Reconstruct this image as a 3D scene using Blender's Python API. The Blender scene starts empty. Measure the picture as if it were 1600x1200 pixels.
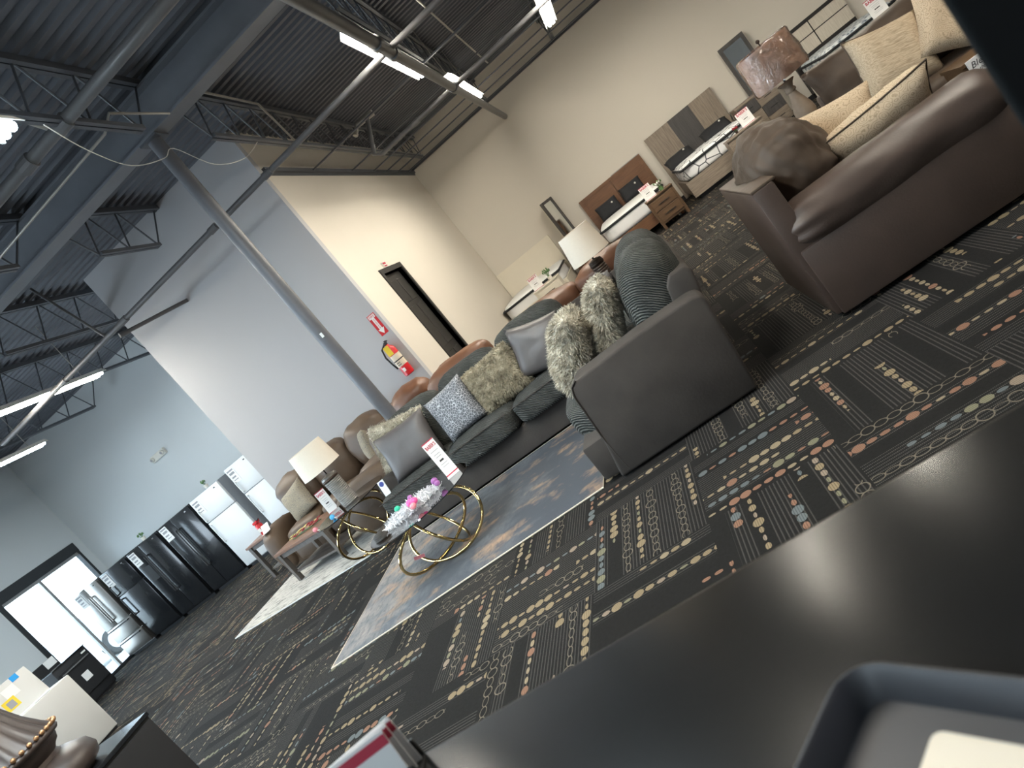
import bpy, bmesh, math, random
from mathutils import Vector, Matrix, noise
import numpy as np
random.seed(7); rng = np.random.default_rng(7)
PI = math.pi
scene = bpy.context.scene
C = scene.collection
def R(d): return math.radians(d)

# ------------------------------------------------------------------ camera
yaw, pitch, roll, FPX = R(-16.48), R(-8.19), R(-39.4), 1085.0
fw = Vector((math.sin(yaw)*math.cos(pitch), math.cos(yaw)*math.cos(pitch), math.sin(pitch)))
rt = Vector((math.cos(yaw), -math.sin(yaw), 0)); up = rt.cross(fw)
cr, sr = math.cos(roll), math.sin(roll)
rx, ux = cr*rt + sr*up, -sr*rt + cr*up
cd = bpy.data.cameras.new('camera'); cam = bpy.data.objects.new('camera', cd); C.objects.link(cam)
cd.sensor_width = 36; cd.lens = FPX/1600*36; cd.clip_start = 0.05; cd.clip_end = 300
cam.matrix_world = Matrix(((rx.x, ux.x, -fw.x, 0), (rx.y, ux.y, -fw.y, 0), (rx.z, ux.z, -fw.z, 1.45), (0, 0, 0, 1)))
cd.dof.use_dof = True; cd.dof.focus_distance = 5.5; cd.dof.aperture_fstop = 5.0
scene.camera = cam

# ------------------------------------------------------------------ world, light level
w = bpy.data.worlds.new('world'); scene.world = w; w.use_nodes = True
bg = w.node_tree.nodes['Background']; bg.inputs[0].default_value = (0.72, 0.86, 1.0, 1); bg.inputs[1].default_value = 6.0
TUBE_STRENGTH = 78.0
DAY_STRENGTH = 330.0
vs = scene.view_settings
vs.view_transform = 'Standard'; vs.look = 'None'; vs.gamma = 1; vs.use_curve_mapping = False; vs.exposure = 0.8
scene.cycles.max_bounces = 8
scene.cycles.sample_clamp_indirect = 6.0
def daylight_fill(loc, rot, sx, sy, power):
    l = bpy.data.lights.new('daylight_fill', 'AREA'); l.shape = 'RECTANGLE'; l.size = sx; l.size_y = sy
    l.energy = power; l.color = (0.72, 0.87, 1.0)
    o = bpy.data.objects.new('daylight_fill', l); o.location = loc; o.rotation_euler = rot; C.objects.link(o); return o
# daylight stand-in: area lamp before the unseen window bays added on the left
daylight_fill((-13.30, 2.0, 1.7), (0, R(-90), 0), 2.0, 8.0, DAY_STRENGTH)

# ------------------------------------------------------------------ materials
class S:
    """tiny shader maths helper"""
    def __init__(s, nt): s.nt = nt
    def n(s, t, **kw):
        nd = s.nt.nodes.new(t)
        for k, v in kw.items(): setattr(nd, k, v)
        return nd
    def put(s, sock, v):
        if isinstance(v, bpy.types.NodeSocket): s.nt.links.new(v, sock)
        else: sock.default_value = v
    def m(s, op, a, b=None, c=None):
        nd = s.n('ShaderNodeMath', operation=op); s.put(nd.inputs[0], a)
        if b is not None: s.put(nd.inputs[1], b)
        if c is not None: s.put(nd.inputs[2], c)
        return nd.outputs[0]
    def mix(s, f, a, b):
        nd = s.n('ShaderNodeMix', data_type='RGBA'); s.put(nd.inputs[0], f); s.put(nd.inputs[6], a); s.put(nd.inputs[7], b)
        return nd.outputs[2]
    def mixf(s, f, a, b):
        nd = s.n('ShaderNodeMix', data_type='FLOAT'); s.put(nd.inputs[0], f); s.put(nd.inputs[2], a); s.put(nd.inputs[3], b)
        return nd.outputs[0]
    def white(s, x, y, z, w):
        c = s.n('ShaderNodeCombineXYZ'); s.put(c.inputs[0], x); s.put(c.inputs[1], y); s.put(c.inputs[2], z)
        nd = s.n('ShaderNodeTexWhiteNoise', noise_dimensions='4D'); s.nt.links.new(c.outputs[0], nd.inputs['Vector']); s.put(nd.inputs['W'], w)
        return nd.outputs['Value'], nd.outputs['Color']
    def ramp(s, f, stops, const=False):
        nd = s.n('ShaderNodeValToRGB'); s.put(nd.inputs[0], f); cr = nd.color_ramp
        if const: cr.interpolation = 'CONSTANT'
        while len(cr.elements) < len(stops): cr.elements.new(0.5)
        for e, (p, col) in zip(cr.elements, stops): e.position = p; e.color = (*col, 1)
        return nd.outputs[0]
    def noise(s, vec, scale, detail=3, rough=.55, dist=0):
        nd = s.n('ShaderNodeTexNoise'); s.put(nd.inputs['Vector'], vec); nd.inputs['Scale'].default_value = scale
        nd.inputs['Detail'].default_value = detail; nd.inputs['Roughness'].default_value = rough; nd.inputs['Distortion'].default_value = dist
        return nd.outputs['Fac']
    def mapping(s, vec, scale=(1, 1, 1), rot=(0, 0, 0), loc=(0, 0, 0)):
        nd = s.n('ShaderNodeMapping'); s.put(nd.inputs['Vector'], vec); nd.inputs['Scale'].default_value = scale
        nd.inputs['Rotation'].default_value = rot; nd.inputs['Location'].default_value = loc
        return nd.outputs[0]
    def bump(s, h, strength, dist=.01):
        nd = s.n('ShaderNodeBump'); nd.inputs['Strength'].default_value = strength; nd.inputs['Distance'].default_value = dist
        s.put(nd.inputs['Height'], h); return nd.outputs[0]
    def obj(s): return s.n('ShaderNodeTexCoord').outputs['Object']
M = {}
def base(name):
    m = bpy.data.materials.new(name); m.use_nodes = True; M[name] = m
    s = S(m.node_tree); b = m.node_tree.nodes['Principled BSDF']
    return m, s, b
def mat(name, col, rough=.6, metal=0, var=.12, vscale=6, bump=0, bscale=80, coat=0, stretch=(1, 1, 1), spec=None, sheen=0):
    m, s, b = base(name)
    v = s.mapping(s.obj(), stretch)
    f = s.noise(v, vscale)
    lo = tuple(max(0, c*(1-var)) for c in col) + (1,); hi = tuple(min(1, c*(1+var)) for c in col) + (1,)
    s.put(b.inputs['Base Color'], s.mix(f, lo, hi))
    b.inputs['Roughness'].default_value = rough; b.inputs['Metallic'].default_value = metal
    if coat: b.inputs['Coat Weight'].default_value = coat
    if spec is not None: b.inputs['Specular IOR Level'].default_value = spec
    if sheen: b.inputs['Sheen Weight'].default_value = sheen; b.inputs['Sheen Roughness'].default_value = .4
    if bump: s.put(b.inputs['Normal'], s.bump(s.noise(v, bscale, 4), bump))
    return m
def emit(name, col, strength):
    m, s, b = base(name); nt = m.node_tree; nt.nodes.remove(b)
    e = s.n('ShaderNodeEmission'); e.inputs[0].default_value = (*col, 1); e.inputs[1].default_value = strength
    nt.links.new(e.outputs[0], nt.nodes['Material Output'].inputs[0]); return m
def wood(name, c1, c2, axis=0, scale=3, rough=.5):
    m, s, b = base(name)
    st = [18, 18, 18]; st[axis] = 1.2
    v = s.mapping(s.obj(), tuple(st)); f = s.noise(v, scale, 5, .6, .6)
    s.put(b.inputs['Base Color'], s.ramp(f, [(.25, c1), (.75, c2)]))
    b.inputs['Roughness'].default_value = rough
    s.put(b.inputs['Normal'], s.bump(f, .15, .004)); return m
def clear(name, tint, refl=.12, rough=.02, bump=0, bscale=12):
    m, s, b = base(name); nt = m.node_tree; nt.nodes.remove(b)
    t = s.n('ShaderNodeBsdfTransparent'); t.inputs[0].default_value = (*tint, 1)
    g = s.n('ShaderNodeBsdfGlossy'); g.inputs['Roughness'].default_value = rough
    fr = s.n('ShaderNodeFresnel'); fr.inputs[0].default_value = 1.5
    if bump:
        nb = s.bump(s.noise(s.obj(), bscale, 4, .6, .8), bump, .03)
        nt.links.new(nb, g.inputs['Normal']); nt.links.new(nb, fr.inputs['Normal'])
    mx = s.n('ShaderNodeMixShader'); s.put(mx.inputs[0], s.m('MULTIPLY_ADD', fr.outputs[0], 1-refl, refl))
    nt.links.new(t.outputs[0], mx.inputs[1]); nt.links.new(g.outputs[0], mx.inputs[2])
    nt.links.new(mx.outputs[0], nt.nodes['Material Output'].inputs[0]); return m

mat('wall_beige', (.66, .61, .53), .85, var=.03, vscale=.7, bump=.08, bscale=220)
mat('wall_grey', (.45, .45, .46), .85, var=.03, vscale=.7, bump=.08, bscale=220)
mat('wall_blue_grey', (.60, .63, .64), .85, var=.03, vscale=.7, bump=.08, bscale=220)  # wall tones: beige far and right, grey box and rear, blue-grey left
mat('deck_paint', (.115, .122, .138), .6, var=.2, vscale=3)
mat('beam_steel_lit', (.17, .18, .20), .55, var=.15, vscale=4)  # steel colour lightened to carry the light falling on the beam
mat('steel_paint', (.085, .092, .104), .5, var=.2, vscale=5)
mat('pipe_paint', (.11, .11, .112), .38, var=.2, vscale=5)
mat('conduit_steel', (.42, .40, .36), .35, .6, var=.15)
mat('column_paint', (.105, .107, .118), .45, var=.18, vscale=9, bump=.1, bscale=60)
mat('fixture_white', (.75, .74, .72), .45, var=.03)
mat('dark_frame', (.022, .025, .028), .4, var=.2)
mat('aluminium', (.35, .34, .33), .35, .8, var=.1)
mat('door_dark', (.020, .019, .018), .45, var=.2, vscale=20)
mat('black_gloss', (.011, .012, .014), .22, var=.3, vscale=3, coat=.3)
mat('black_matte', (.012, .012, .013), .55, var=.2)
mat('black_cloth', (.017, .018, .021), .9, var=.25, vscale=30, bump=.1)
mat('fridge_white', (.72, .74, .75), .35, var=.03)
mat('fridge_side_shaded', (.33, .36, .39), .5, var=.05)  # grey holds the shade on the sides of the white refrigerators
mat('stainless', (.34, .32, .30), .30, .9, var=.08, stretch=(1, 1, 30))
mat('white_enamel', (.64, .63, .60), .35, var=.02)
mat('paper', (.80, .79, .77), .7, var=.02)
mat('paper_cream', (.72, .63, .50), .7, var=.04)
mat('print_red', (.45, .03, .06), .7, var=.05)
mat('blue_ink', (.03, .05, .25), .6, var=.05)
mat('print_grey', (.30, .30, .32), .7, var=.05)
mat('print_black', (.03, .03, .03), .7, var=.05)
mat('yellow', (.75, .55, .03), .6, var=.05)
mat('blue_tape', (.02, .32, .75), .6, var=.05)
mat('red_gloss', (.55, .015, .02), .3, var=.06)
mat('white_plastic', (.70, .68, .62), .5, var=.03)
mat('suede_grey', (.056, .049, .044), .9, var=.35, vscale=5, bump=.12, bscale=60, spec=.2)
m, s, b = base('knit_grey')
v = s.obj(); f = s.noise(v, 7, 4)
wv = s.n('ShaderNodeTexWave', wave_type='BANDS', bands_direction='DIAGONAL'); s.put(wv.inputs['Vector'], v); wv.inputs['Scale'].default_value = 30; wv.inputs['Distortion'].default_value = 2.2; wv.inputs['Detail'].default_value = 1
s.put(b.inputs['Base Color'], s.mix(s.m('MULTIPLY', wv.outputs['Fac'], f), (.020, .022, .021, 1), (.20, .202, .188, 1)))
b.inputs['Roughness'].default_value = .95; b.inputs['Specular IOR Level'].default_value = .15
s.put(b.inputs['Normal'], s.bump(s.m('ADD', wv.outputs['Fac'], s.noise(v, 55, 2)), .8, .008))
mat('pillow_satin_grey', (.095, .085, .082), .45, var=.2, vscale=4, bump=.05)
m, s, b = base('pillow_silver')
vo = s.n('ShaderNodeTexVoronoi', feature='DISTANCE_TO_EDGE'); s.put(vo.inputs['Vector'], s.mapping(s.obj(), (1, 1, 1))); vo.inputs['Scale'].default_value = 42
e1 = s.m('LESS_THAN', vo.outputs['Distance'], .045)
s.put(b.inputs['Base Color'], s.mix(s.m('MULTIPLY', e1, s.noise(s.obj(), 9)), (.11, .115, .125, 1), (.95, .95, .97, 1))); b.inputs['Roughness'].default_value = .7
def fur_mat(name, a, c, d):
    m, s, b = base(name); f = s.noise(s.mapping(s.obj(), (1, 1, 1)), 11, 5, .7)
    s.put(b.inputs['Base Color'], s.ramp(f, [(.3, a), (.5, c), (.72, d)])); b.inputs['Roughness'].default_value = .9
fur_mat('fur_grey', (.13, .12, .10), (.50, .46, .37), (.85, .80, .69))
fur_mat('fur_tan', (.14, .12, .08), (.42, .37, .27), (.70, .63, .48))
mat('leather_brown', (.068, .046, .036), .45, var=.28, vscale=5, bump=.12, bscale=90)
mat('leather_taupe', (.070, .048, .033), .6, var=.4, vscale=4, bump=.5, bscale=11, spec=.35)
mat('leather_recliner', (.088, .056, .034), .5, var=.28, vscale=4, bump=.12, bscale=50)
mat('leather_cognac', (.15, .066, .035), .42, var=.28, vscale=5, bump=.12, bscale=50)
m, s, b = base('linen_beige')
f = s.noise(s.mapping(s.obj(), (8, 90, 90)), 1.6, 4)
s.put(b.inputs['Base Color'], s.ramp(f, [(.3, (.34, .25, .16)), (.6, (.58, .46, .32)), (.8, (.66, .55, .40))])); b.inputs['Roughness'].default_value = .9
s.put(b.inputs['Normal'], s.bump(f, .2, .003))
def scroll(name, bgc, ink, scale=9):
    m, s, b = base(name); v = s.obj()
    wv = s.n('ShaderNodeTexVoronoi', feature='F1'); s.put(wv.inputs['Vector'], v); wv.inputs['Scale'].default_value = scale
    d = s.m('ADD', wv.outputs['Distance'], s.m('MULTIPLY', s.noise(v, scale*2.2, 3), .45))
    rings = s.m('FRACT', s.m('MULTIPLY', d, 4.5))
    msk = s.m('LESS_THAN', rings, .26)
    s.put(b.inputs['Base Color'], s.mix(s.m('MULTIPLY', msk, .75), bgc, ink)); b.inputs['Roughness'].default_value = .9
scroll('scroll_beige', (.58, .45, .31, 1), (.33, .24, .15, 1), 20)
scroll('paisley_tan', (.30, .26, .19, 1), (.10, .095, .10, 1), 17)
wood('wood_tan', (.10, .043, .018), (.19, .088, .038), 0)
wood('wood_drawer', (.065, .034, .014), (.125, .068, .03), 0)
wood('wood_weathered', (.15, .115, .085), (.33, .27, .21), 2)
wood('wood_weathered_h', (.15, .115, .085), (.33, .27, .21), 0)
wood('wood_charcoal', (.035, .033, .032), (.085, .078, .075), 2)
wood('wood_cherry', (.13, .06, .033), (.25, .13, .08), 0, rough=.35)
wood('wood_grey_leg', (.06, .05, .043), (.12, .10, .085), 2)
wood('wood_dark', (.012, .010, .010), (.03, .026, .024), 0)
wood('travertine', (.55, .49, .40), (.72, .66, .56), 2)
mat('cream_paint', (.74, .68, .56), .5, var=.03)
mat('mattress_white', (.80, .80, .79), .8, var=.04, bump=.1, bscale=20)
m, s, b = base('mattress_print')
vo = s.n('ShaderNodeTexVoronoi', feature='DISTANCE_TO_EDGE'); s.put(vo.inputs['Vector'], s.obj()); vo.inputs['Scale'].default_value = 4.5
s.put(b.inputs['Base Color'], s.mix(s.m('LESS_THAN', vo.outputs['Distance'], .04), (.80, .80, .80, 1), (.06, .07, .08, 1))); b.inputs['Roughness'].default_value = .8
m, s, b = base('mattress_blue_print')
vo = s.n('ShaderNodeTexVoronoi', feature='F1'); s.put(vo.inputs['Vector'], s.obj()); vo.inputs['Scale'].default_value = 14
s.put(b.inputs['Base Color'], s.ramp(vo.outputs['Distance'], [(.15, (.07, .09, .12)), (.4, (.36, .40, .44)), (.7, (.66, .68, .68))])); b.inputs['Roughness'].default_value = .8
mat('shade_linen', (.74, .65, .53), .9, var=.04, vscale=60)
mat('shade_cream', (.80, .72, .60), .9, var=.04, vscale=60)
mat('shade_pink_tan', (.62, .40, .28), .8, var=.10, vscale=5)
mat('lamp_stone', (.20, .145, .10), .7, var=.3, vscale=18, bump=.3, bscale=30)
m, s, b = base('lamp_ribbed_grey')
f = s.noise(s.obj(), 30, 3)
s.put(b.inputs['Base Color'], s.mix(f, (.12, .11, .10, 1), (.30, .28, .26, 1))); b.inputs['Roughness'].default_value = .35; b.inputs['Metallic'].default_value = .3
mat('bronze_dark', (.05, .033, .024), .4, .5, var=.2)
mat('gold', (.78, .56, .25), .12, 1, var=.06)
mat('table_wood_top', (.17, .085, .05), .35, var=.2, stretch=(1, 12, 1))
clear('glass_table', (.70, .74, .74), .42)
clear('glass_window', (.92, .96, .97), .03)
clear('plastic_wrap', (.97, .95, .95), .10, .10, bump=1.0, bscale=14)
mat('tinsel', (.85, .85, .87), .3, .4, var=.1, vscale=60)
for nm, cc in (('candy_pink', (.90, .10, .33)), ('candy_blue', (.08, .42, .80)), ('candy_green', (.03, .50, .30)), ('candy_violet', (.36, .12, .36)), ('candy_coral', (.85, .28, .32))):
    mat(nm, cc, .4, var=.05)
mat('flower_red', (.30, .02, .03), .7, var=.3, vscale=30)
mat('flower_yellow', (.62, .52, .22), .7, var=.2, vscale=30)
mat('leaf_green', (.10, .20, .07), .6, var=.3, vscale=30)
mat('counter_black', (.007, .007, .007), .22, var=.25, vscale=2.5)
M['counter_black'].node_tree.nodes['Principled BSDF'].inputs['IOR'].default_value = 1.31
mat('tray_grey', (.022, .023, .027), .5, var=.1)
mat('monitor_housing', (.008, .009, .009), .7, var=.1, spec=.1)
mat('monitor_bezel', (.004, .004, .004), .6, var=.1, spec=.1)
mat('pavement', (.55, .55, .53), .9, var=.1)
mat('car_white', (.80, .82, .84), .25, var=.02, coat=.5)
mat('car_glass', (.45, .50, .54), .15, var=.05)  # pale tone puts the washed-out outdoor brightness into the glass colour
mat('tyre', (.02, .02, .02), .8)
mat('hub_grey', (.45, .45, .47), .4, .5)
mat('dark_wood_gilt', (.042, .030, .025), .4, var=.4, vscale=10, stretch=(1, 1, .15))
mat('gilt', (.50, .28, .14), .35, .8, var=.2)
emit('tube_glow', (1.0, .93, .80), TUBE_STRENGTH)
emit('tube_glow_cool', (.74, .90, 1.0), TUBE_STRENGTH)
emit('screen_glow', (.55, .62, 1.0), 1.2)
# ---- carpet tiles
m, s, b = base('carpet')
sp = s.n('ShaderNodeSeparateXYZ'); s.put(sp.inputs[0], s.obj())
tx = s.m('DIVIDE', s.m('ADD', sp.outputs[0], .545), .636); ty = s.m('DIVIDE', s.m('SUBTRACT', sp.outputs[1], 2.85), .69)
ix, iy, fx, fy = s.m('FLOOR', tx), s.m('FLOOR', ty), s.m('FRACT', tx), s.m('FRACT', ty)
par = s.m('MULTIPLY', s.m('FRACT', s.m('MULTIPLY', s.m('ADD', ix, iy), .5)), 2.0)
par = s.m('GREATER_THAN', par, .5)
u = s.mixf(par, fx, fy); v = s.mixf(par, fy, fx)
NR = 8.0
rv = s.m('MULTIPLY', v, NR); r = s.m('FLOOR', rv); fv = s.m('FRACT', rv)
hr, hc = s.white(ix, iy, r, 0.0); hs3 = s.n('ShaderNodeSeparateColor'); s.put(hs3.inputs[0], hc)
hX, hY, hZ = hs3.outputs[0], hs3.outputs[1], hs3.outputs[2]
su = s.m('FLOOR', s.m('MULTIPLY_ADD', u, 2.2, s.m('MULTIPLY', hX, 3.0)))
pres, _ = s.white(ix, iy, r, s.m('ADD', su, 50.0)); pres = s.m('GREATER_THAN', pres, .36)
bu = s.m('MULTIPLY_ADD', u, 11.0, hZ); bi = s.m('FLOOR', bu); fb = s.m('FRACT', bu)
hb, hbc = s.white(ix, iy, r, s.m('ADD', bi, 100.0))
sz = s.m('MULTIPLY_ADD', s.m('POWER', hb, 1.8), .24, .10)
lx = s.m('MULTIPLY_ADD', sz, .7, .26)
def ell(cx, a, cy, bb):
    p = s.m('POWER', s.m('ABSOLUTE', s.m('DIVIDE', s.m('SUBTRACT', cx, .5), a)), 2.0)
    q = s.m('POWER', s.m('ABSOLUTE', s.m('DIVIDE', s.m('SUBTRACT', cy, .5), bb)), 2.0)
    return s.m('ADD', p, q)
bead = s.m('LESS_THAN', ell(fb, lx, fv, sz), 1.0)
q = ell(fb, .52, fv, s.m('MULTIPLY_ADD', sz, 1.0, .08)); chain = s.m('LESS_THAN', s.m('ABSOLUTE', s.m('SUBTRACT', q, .92)), .17)
isb = s.m('LESS_THAN', hY, .50); isc = s.m('MULTIPLY', s.m('GREATER_THAN', hY, .50), s.m('LESS_THAN', hY, .74))
mb = s.m('MULTIPLY', s.m('MULTIPLY', bead, isb), pres); mc = s.m('MULTIPLY', s.m('MULTIPLY', chain, isc), pres)
ln = s.m('LESS_THAN', s.m('FRACT', s.m('MULTIPLY', v, 34.0)), .30)
dt = s.m('LESS_THAN', s.m('FRACT', s.m('MULTIPLY', u, 95.0)), .55)
fine = s.m('MULTIPLY', s.m('MULTIPLY', ln, dt), s.m('GREATER_THAN', hX, .35))
stripe = s.m('MULTIPLY_ADD', s.m('GREATER_THAN', s.m('FRACT', s.m('MULTIPLY', v, 62.0)), .3), .45, .55)
bc = s.ramp(s.m('FRACT', s.m('ADD', s.m('MULTIPLY', hZ, 3.0), s.m('MULTIPLY', hb, .30))), [(0, (.215, .165, .10)), (.30, (.25, .20, .13)), (.48, (.21, .115, .075)), (.66, (.105, .12, .122)), (.80, (.165, .155, .10)), (.92, (.23, .18, .135))], True)
vm = s.n('ShaderNodeVectorMath', operation='SCALE'); s.put(vm.inputs[0], bc); s.put(vm.inputs['Scale'], stripe)
col = s.mix(s.noise(s.obj(), 60, 2), (.006, .0056, .005, 1), (.013, .012, .0115, 1))
col = s.mix(s.m('MULTIPLY', fine, .5), col, (.13, .12, .108, 1))
col = s.mix(s.m('MULTIPLY', mc, .7), col, (.175, .150, .11, 1))
col = s.mix(mb, col, vm.outputs[0])
s.put(b.inputs['Base Color'], col); b.inputs['Roughness'].default_value = .95; b.inputs['Specular IOR Level'].default_value = .15
s.put(b.inputs['Normal'], s.bump(s.m('ADD', mb, s.m('MULTIPLY', s.noise(s.obj(), 400, 2), .6)), .35, .004))
# ---- rugs
m, s, b = base('rug_blue_orange')
v = s.obj(); sp = s.n('ShaderNodeSeparateXYZ'); s.put(sp.inputs[0], v)
f1 = s.noise(s.mapping(v, (1.0, 1.4, 1), (0, 0, .6)), 1.7, 6, .62, .4); f2 = s.noise(s.mapping(v, (9, 3, 1), (0, 0, .5)), 3.0, 4)
g = s.m('ADD', s.m('MULTIPLY', sp.outputs[0], -.20), s.m('MULTIPLY', f1, 1.0))
c0 = s.ramp(g, [(.16, (.048, .056, .068)), (.36, (.10, .11, .122)), (.52, (.25, .225, .205)), (.70, (.38, .345, .305))])
og = s.noise(s.mapping(v, (1.2, 2.0, 1), (0, 0, .9), (3.1, 1.7, 0)), 1.9, 6, .6)
c0 = s.mix(s.ramp(og, [(.53, (0, 0, 0)), (.68, (.8, .8, .8))]), c0, (.36, .225, .135, 1))
c0 = s.mix(s.m('MULTIPLY', s.m('GREATER_THAN', f2, .56), .35), c0, (.05, .055, .065, 1))
s.put(b.inputs['Base Color'], c0); b.inputs['Roughness'].default_value = .95; s.put(b.inputs['Normal'], s.bump(s.noise(v, 250, 3), .3, .003))
m, s, b = base('rug_cream')
v = s.obj(); f = s.noise(s.mapping(v, (3, 14, 1), (0, 0, .2)), 1.6, 6, .7, 1.0)
s.put(b.inputs['Base Color'], s.ramp(f, [(.36, (.14, .135, .13)), (.48, (.46, .44, .40)), (.7, (.60, .58, .53))])); b.inputs['Roughness'].default_value = .95

# ------------------------------------------------------------------ mesh helpers
def BM(): return bmesh.new()
def box(bm, x0, x1, y0, y1, z0, z1, bev=0, seg=2):
    r = bmesh.ops.create_cube(bm, size=1)
    vs_ = r['verts']
    for v_ in vs_: v_.co = Vector((x0+(v_.co.x+.5)*(x1-x0), y0+(v_.co.y+.5)*(y1-y0), z0+(v_.co.z+.5)*(z1-z0)))
    if bev:
        es = list({e for v_ in vs_ for e in v_.link_edges})
        bmesh.ops.bevel(bm, geom=es, offset=bev, segments=seg, profile=.5, affect='EDGES')
    return bm
def bxs(*bs, bev=0, seg=2):
    bm = BM()
    for q_ in bs: box(bm, *q_, bev=bev, seg=seg)
    return bm
def cyl(bm, p0, p1, r0, r1=None, n=12, cap=True):
    p0, p1 = Vector(p0), Vector(p1); r1 = r0 if r1 is None else r1
    d = (p1-p0); L = d.length; q_ = d.to_track_quat('Z', 'Y')
    mtx = Matrix.Translation((p0+p1)/2) @ q_.to_matrix().to_4x4()
    bmesh.ops.create_cone(bm, cap_ends=cap, segments=n, radius1=r0, radius2=r1, depth=L, matrix=mtx); return bm
def tube(bm, pts, r, n=8, closed=False):
    pts = [Vector(p) for p in pts]; N = len(pts); rings = []; prev = None
    for i in range(N):
        if closed: t = pts[(i+1) % N]-pts[i-1]
        else: t = pts[min(i+1, N-1)]-pts[max(i-1, 0)]
        t.normalize()
        if prev is None:
            a = Vector((0, 0, 1)) if abs(t.z) < .9 else Vector((1, 0, 0)); nn = t.cross(a).normalized()
        else: nn = (prev - t*prev.dot(t)).normalized()
        prev = nn; bb = t.cross(nn)
        rings.append([bm.verts.new(pts[i]+(nn*math.cos(2*PI*k/n)+bb*math.sin(2*PI*k/n))*r) for k in range(n)])
    for i in range(N if closed else N-1):
        a, c = rings[i], rings[(i+1) % N]
        for k in range(n): bm.faces.new((a[k], a[(k+1) % n], c[(k+1) % n], c[k]))
    if not closed: bm.faces.new(rings[0][::-1]); bm.faces.new(rings[-1])
    return bm
def lathe(bm, prof, n=24, flute=0, nf=0, c=(0, 0), cap=True):
    rings = []
    for (r_, z_) in prof:
        rings.append([bm.verts.new((c[0]+(r_*(1+(flute*abs(math.cos(nf*PI*k/n)) if nf else 0)))*math.cos(2*PI*k/n), c[1]+(r_*(1+(flute*abs(math.cos(nf*PI*k/n)) if nf else 0)))*math.sin(2*PI*k/n), z_)) for k in range(n)])
    for i in range(len(rings)-1):
        for k in range(n): bm.faces.new((rings[i][k], rings[i][(k+1) % n], rings[i+1][(k+1) % n], rings[i+1][k]))
    if cap and prof[0] != prof[-1]:
        if prof[0][0] > 1e-4: bm.faces.new(rings[0][::-1])
        if prof[-1][0] > 1e-4: bm.faces.new(rings[-1])
    return bm
def prism(bm, pts, y0, y1, axis='y'):
    """closed 2-D outline (a, b) extruded along an axis; axis y: (x,z); axis x: (y,z); axis z: (x,y)"""
    def P(a, b_, t): return {'y': (a, t, b_), 'x': (t, a, b_), 'z': (a, b_, t)}[axis]
    A = [bm.verts.new(P(a, b_, y0)) for a, b_ in pts]; B = [bm.verts.new(P(a, b_, y1)) for a, b_ in pts]
    n = len(pts); bm.faces.new(A); bm.faces.new(B[::-1])
    for i in range(n): bm.faces.new((A[i], B[i], B[(i+1) % n], A[(i+1) % n]))
    bmesh.ops.recalc_face_normals(bm, faces=bm.faces); return bm
def cushion(bm, x0, x1, y0, y1, z0, z1, puff=.03, n=5.0, cuts=7, wr=.006, seed=0, crown=(0, 0, 1)):
    """stuffed block: rounded box with crowned faces and slight wrinkles"""
    t = BM(); bmesh.ops.create_cube(t, size=2); bmesh.ops.subdivide_edges(t, edges=t.edges[:], cuts=cuts, use_grid_fill=True)
    cx, cy, cz = (x0+x1)/2, (y0+y1)/2, (z0+z1)/2; hx, hy, hz = (x1-x0)/2, (y1-y0)/2, (z1-z0)/2
    vmap = {}
    for v_ in t.verts:
        p = v_.co; mx = max(abs(p.x), abs(p.y), abs(p.z)); k = (abs(p.x)**n+abs(p.y)**n+abs(p.z)**n)**(1/n)
        p2 = p*(mx/k)
        gx, gy, gz = 1-p2.x**2, 1-p2.y**2, 1-p2.z**2
        q_ = Vector((p2.x*hx + math.copysign(puff*gy*gz*crown[0], p2.x)*abs(p2.x), p2.y*hy + math.copysign(puff*gx*gz*crown[1], p2.y)*abs(p2.y), p2.z*hz + math.copysign(puff*gx*gy*crown[2], p2.z)*abs(p2.z)))
        q_ += Vector((cx, cy, cz))
        nz = noise.noise(q_*7+Vector((seed*3.1, seed, 0)))*wr + noise.noise(q_*16+Vector((seed, 0, seed*2.)))*wr*.6
        q_ += p2.normalized()*nz
        vmap[v_] = bm.verts.new(q_)
    for f_ in t.faces: bm.faces.new([vmap[v_] for v_ in f_.verts])
    t.free(); return bm
def pillow(bm, w_, h_, t_, n=16, pinch=.07, wr=.012, seed=0):
    """knife-edge throw pillow in its own XZ plane, thickness along Y"""
    g = {}
    for side in (0, 1):
        for i in range(n+1):
            for j in range(n+1):
                a, c_ = -1+2*i/n, -1+2*j/n
                edge = i in (0, n) or j in (0, n)
                if edge and side: g[(1, i, j)] = g[(0, i, j)]; continue
                px = a*(1-pinch*(1-c_*c_))*w_/2; pz = c_*(1-pinch*(1-a*a))*h_/2
                th = t_/2*max(0, (1-a**4)*(1-c_**4))**.55
                y = (th if side else -th)
                q_ = Vector((px, y, pz))
                if not edge: q_.y += (noise.noise(Vector((px*9+seed, pz*9, side*5+seed)))*wr + noise.noise(Vector((px*20, pz*20+seed, side)))*wr*.5)
                else: q_ += Vector((noise.noise(Vector((px*12, pz*12, seed)))*.006, noise.noise(Vector((pz*12, px*12, seed+9)))*.008, 0))
                g[(side, i, j)] = bm.verts.new(q_)
    for side in (0, 1):
        for i in range(n):
            for j in range(n):
                q_ = [g[(side, i, j)], g[(side, i+1, j)], g[(side, i+1, j+1)], g[(side, i, j+1)]]
                bm.faces.new(q_ if side == 0 else q_[::-1])
    return bm
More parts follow.
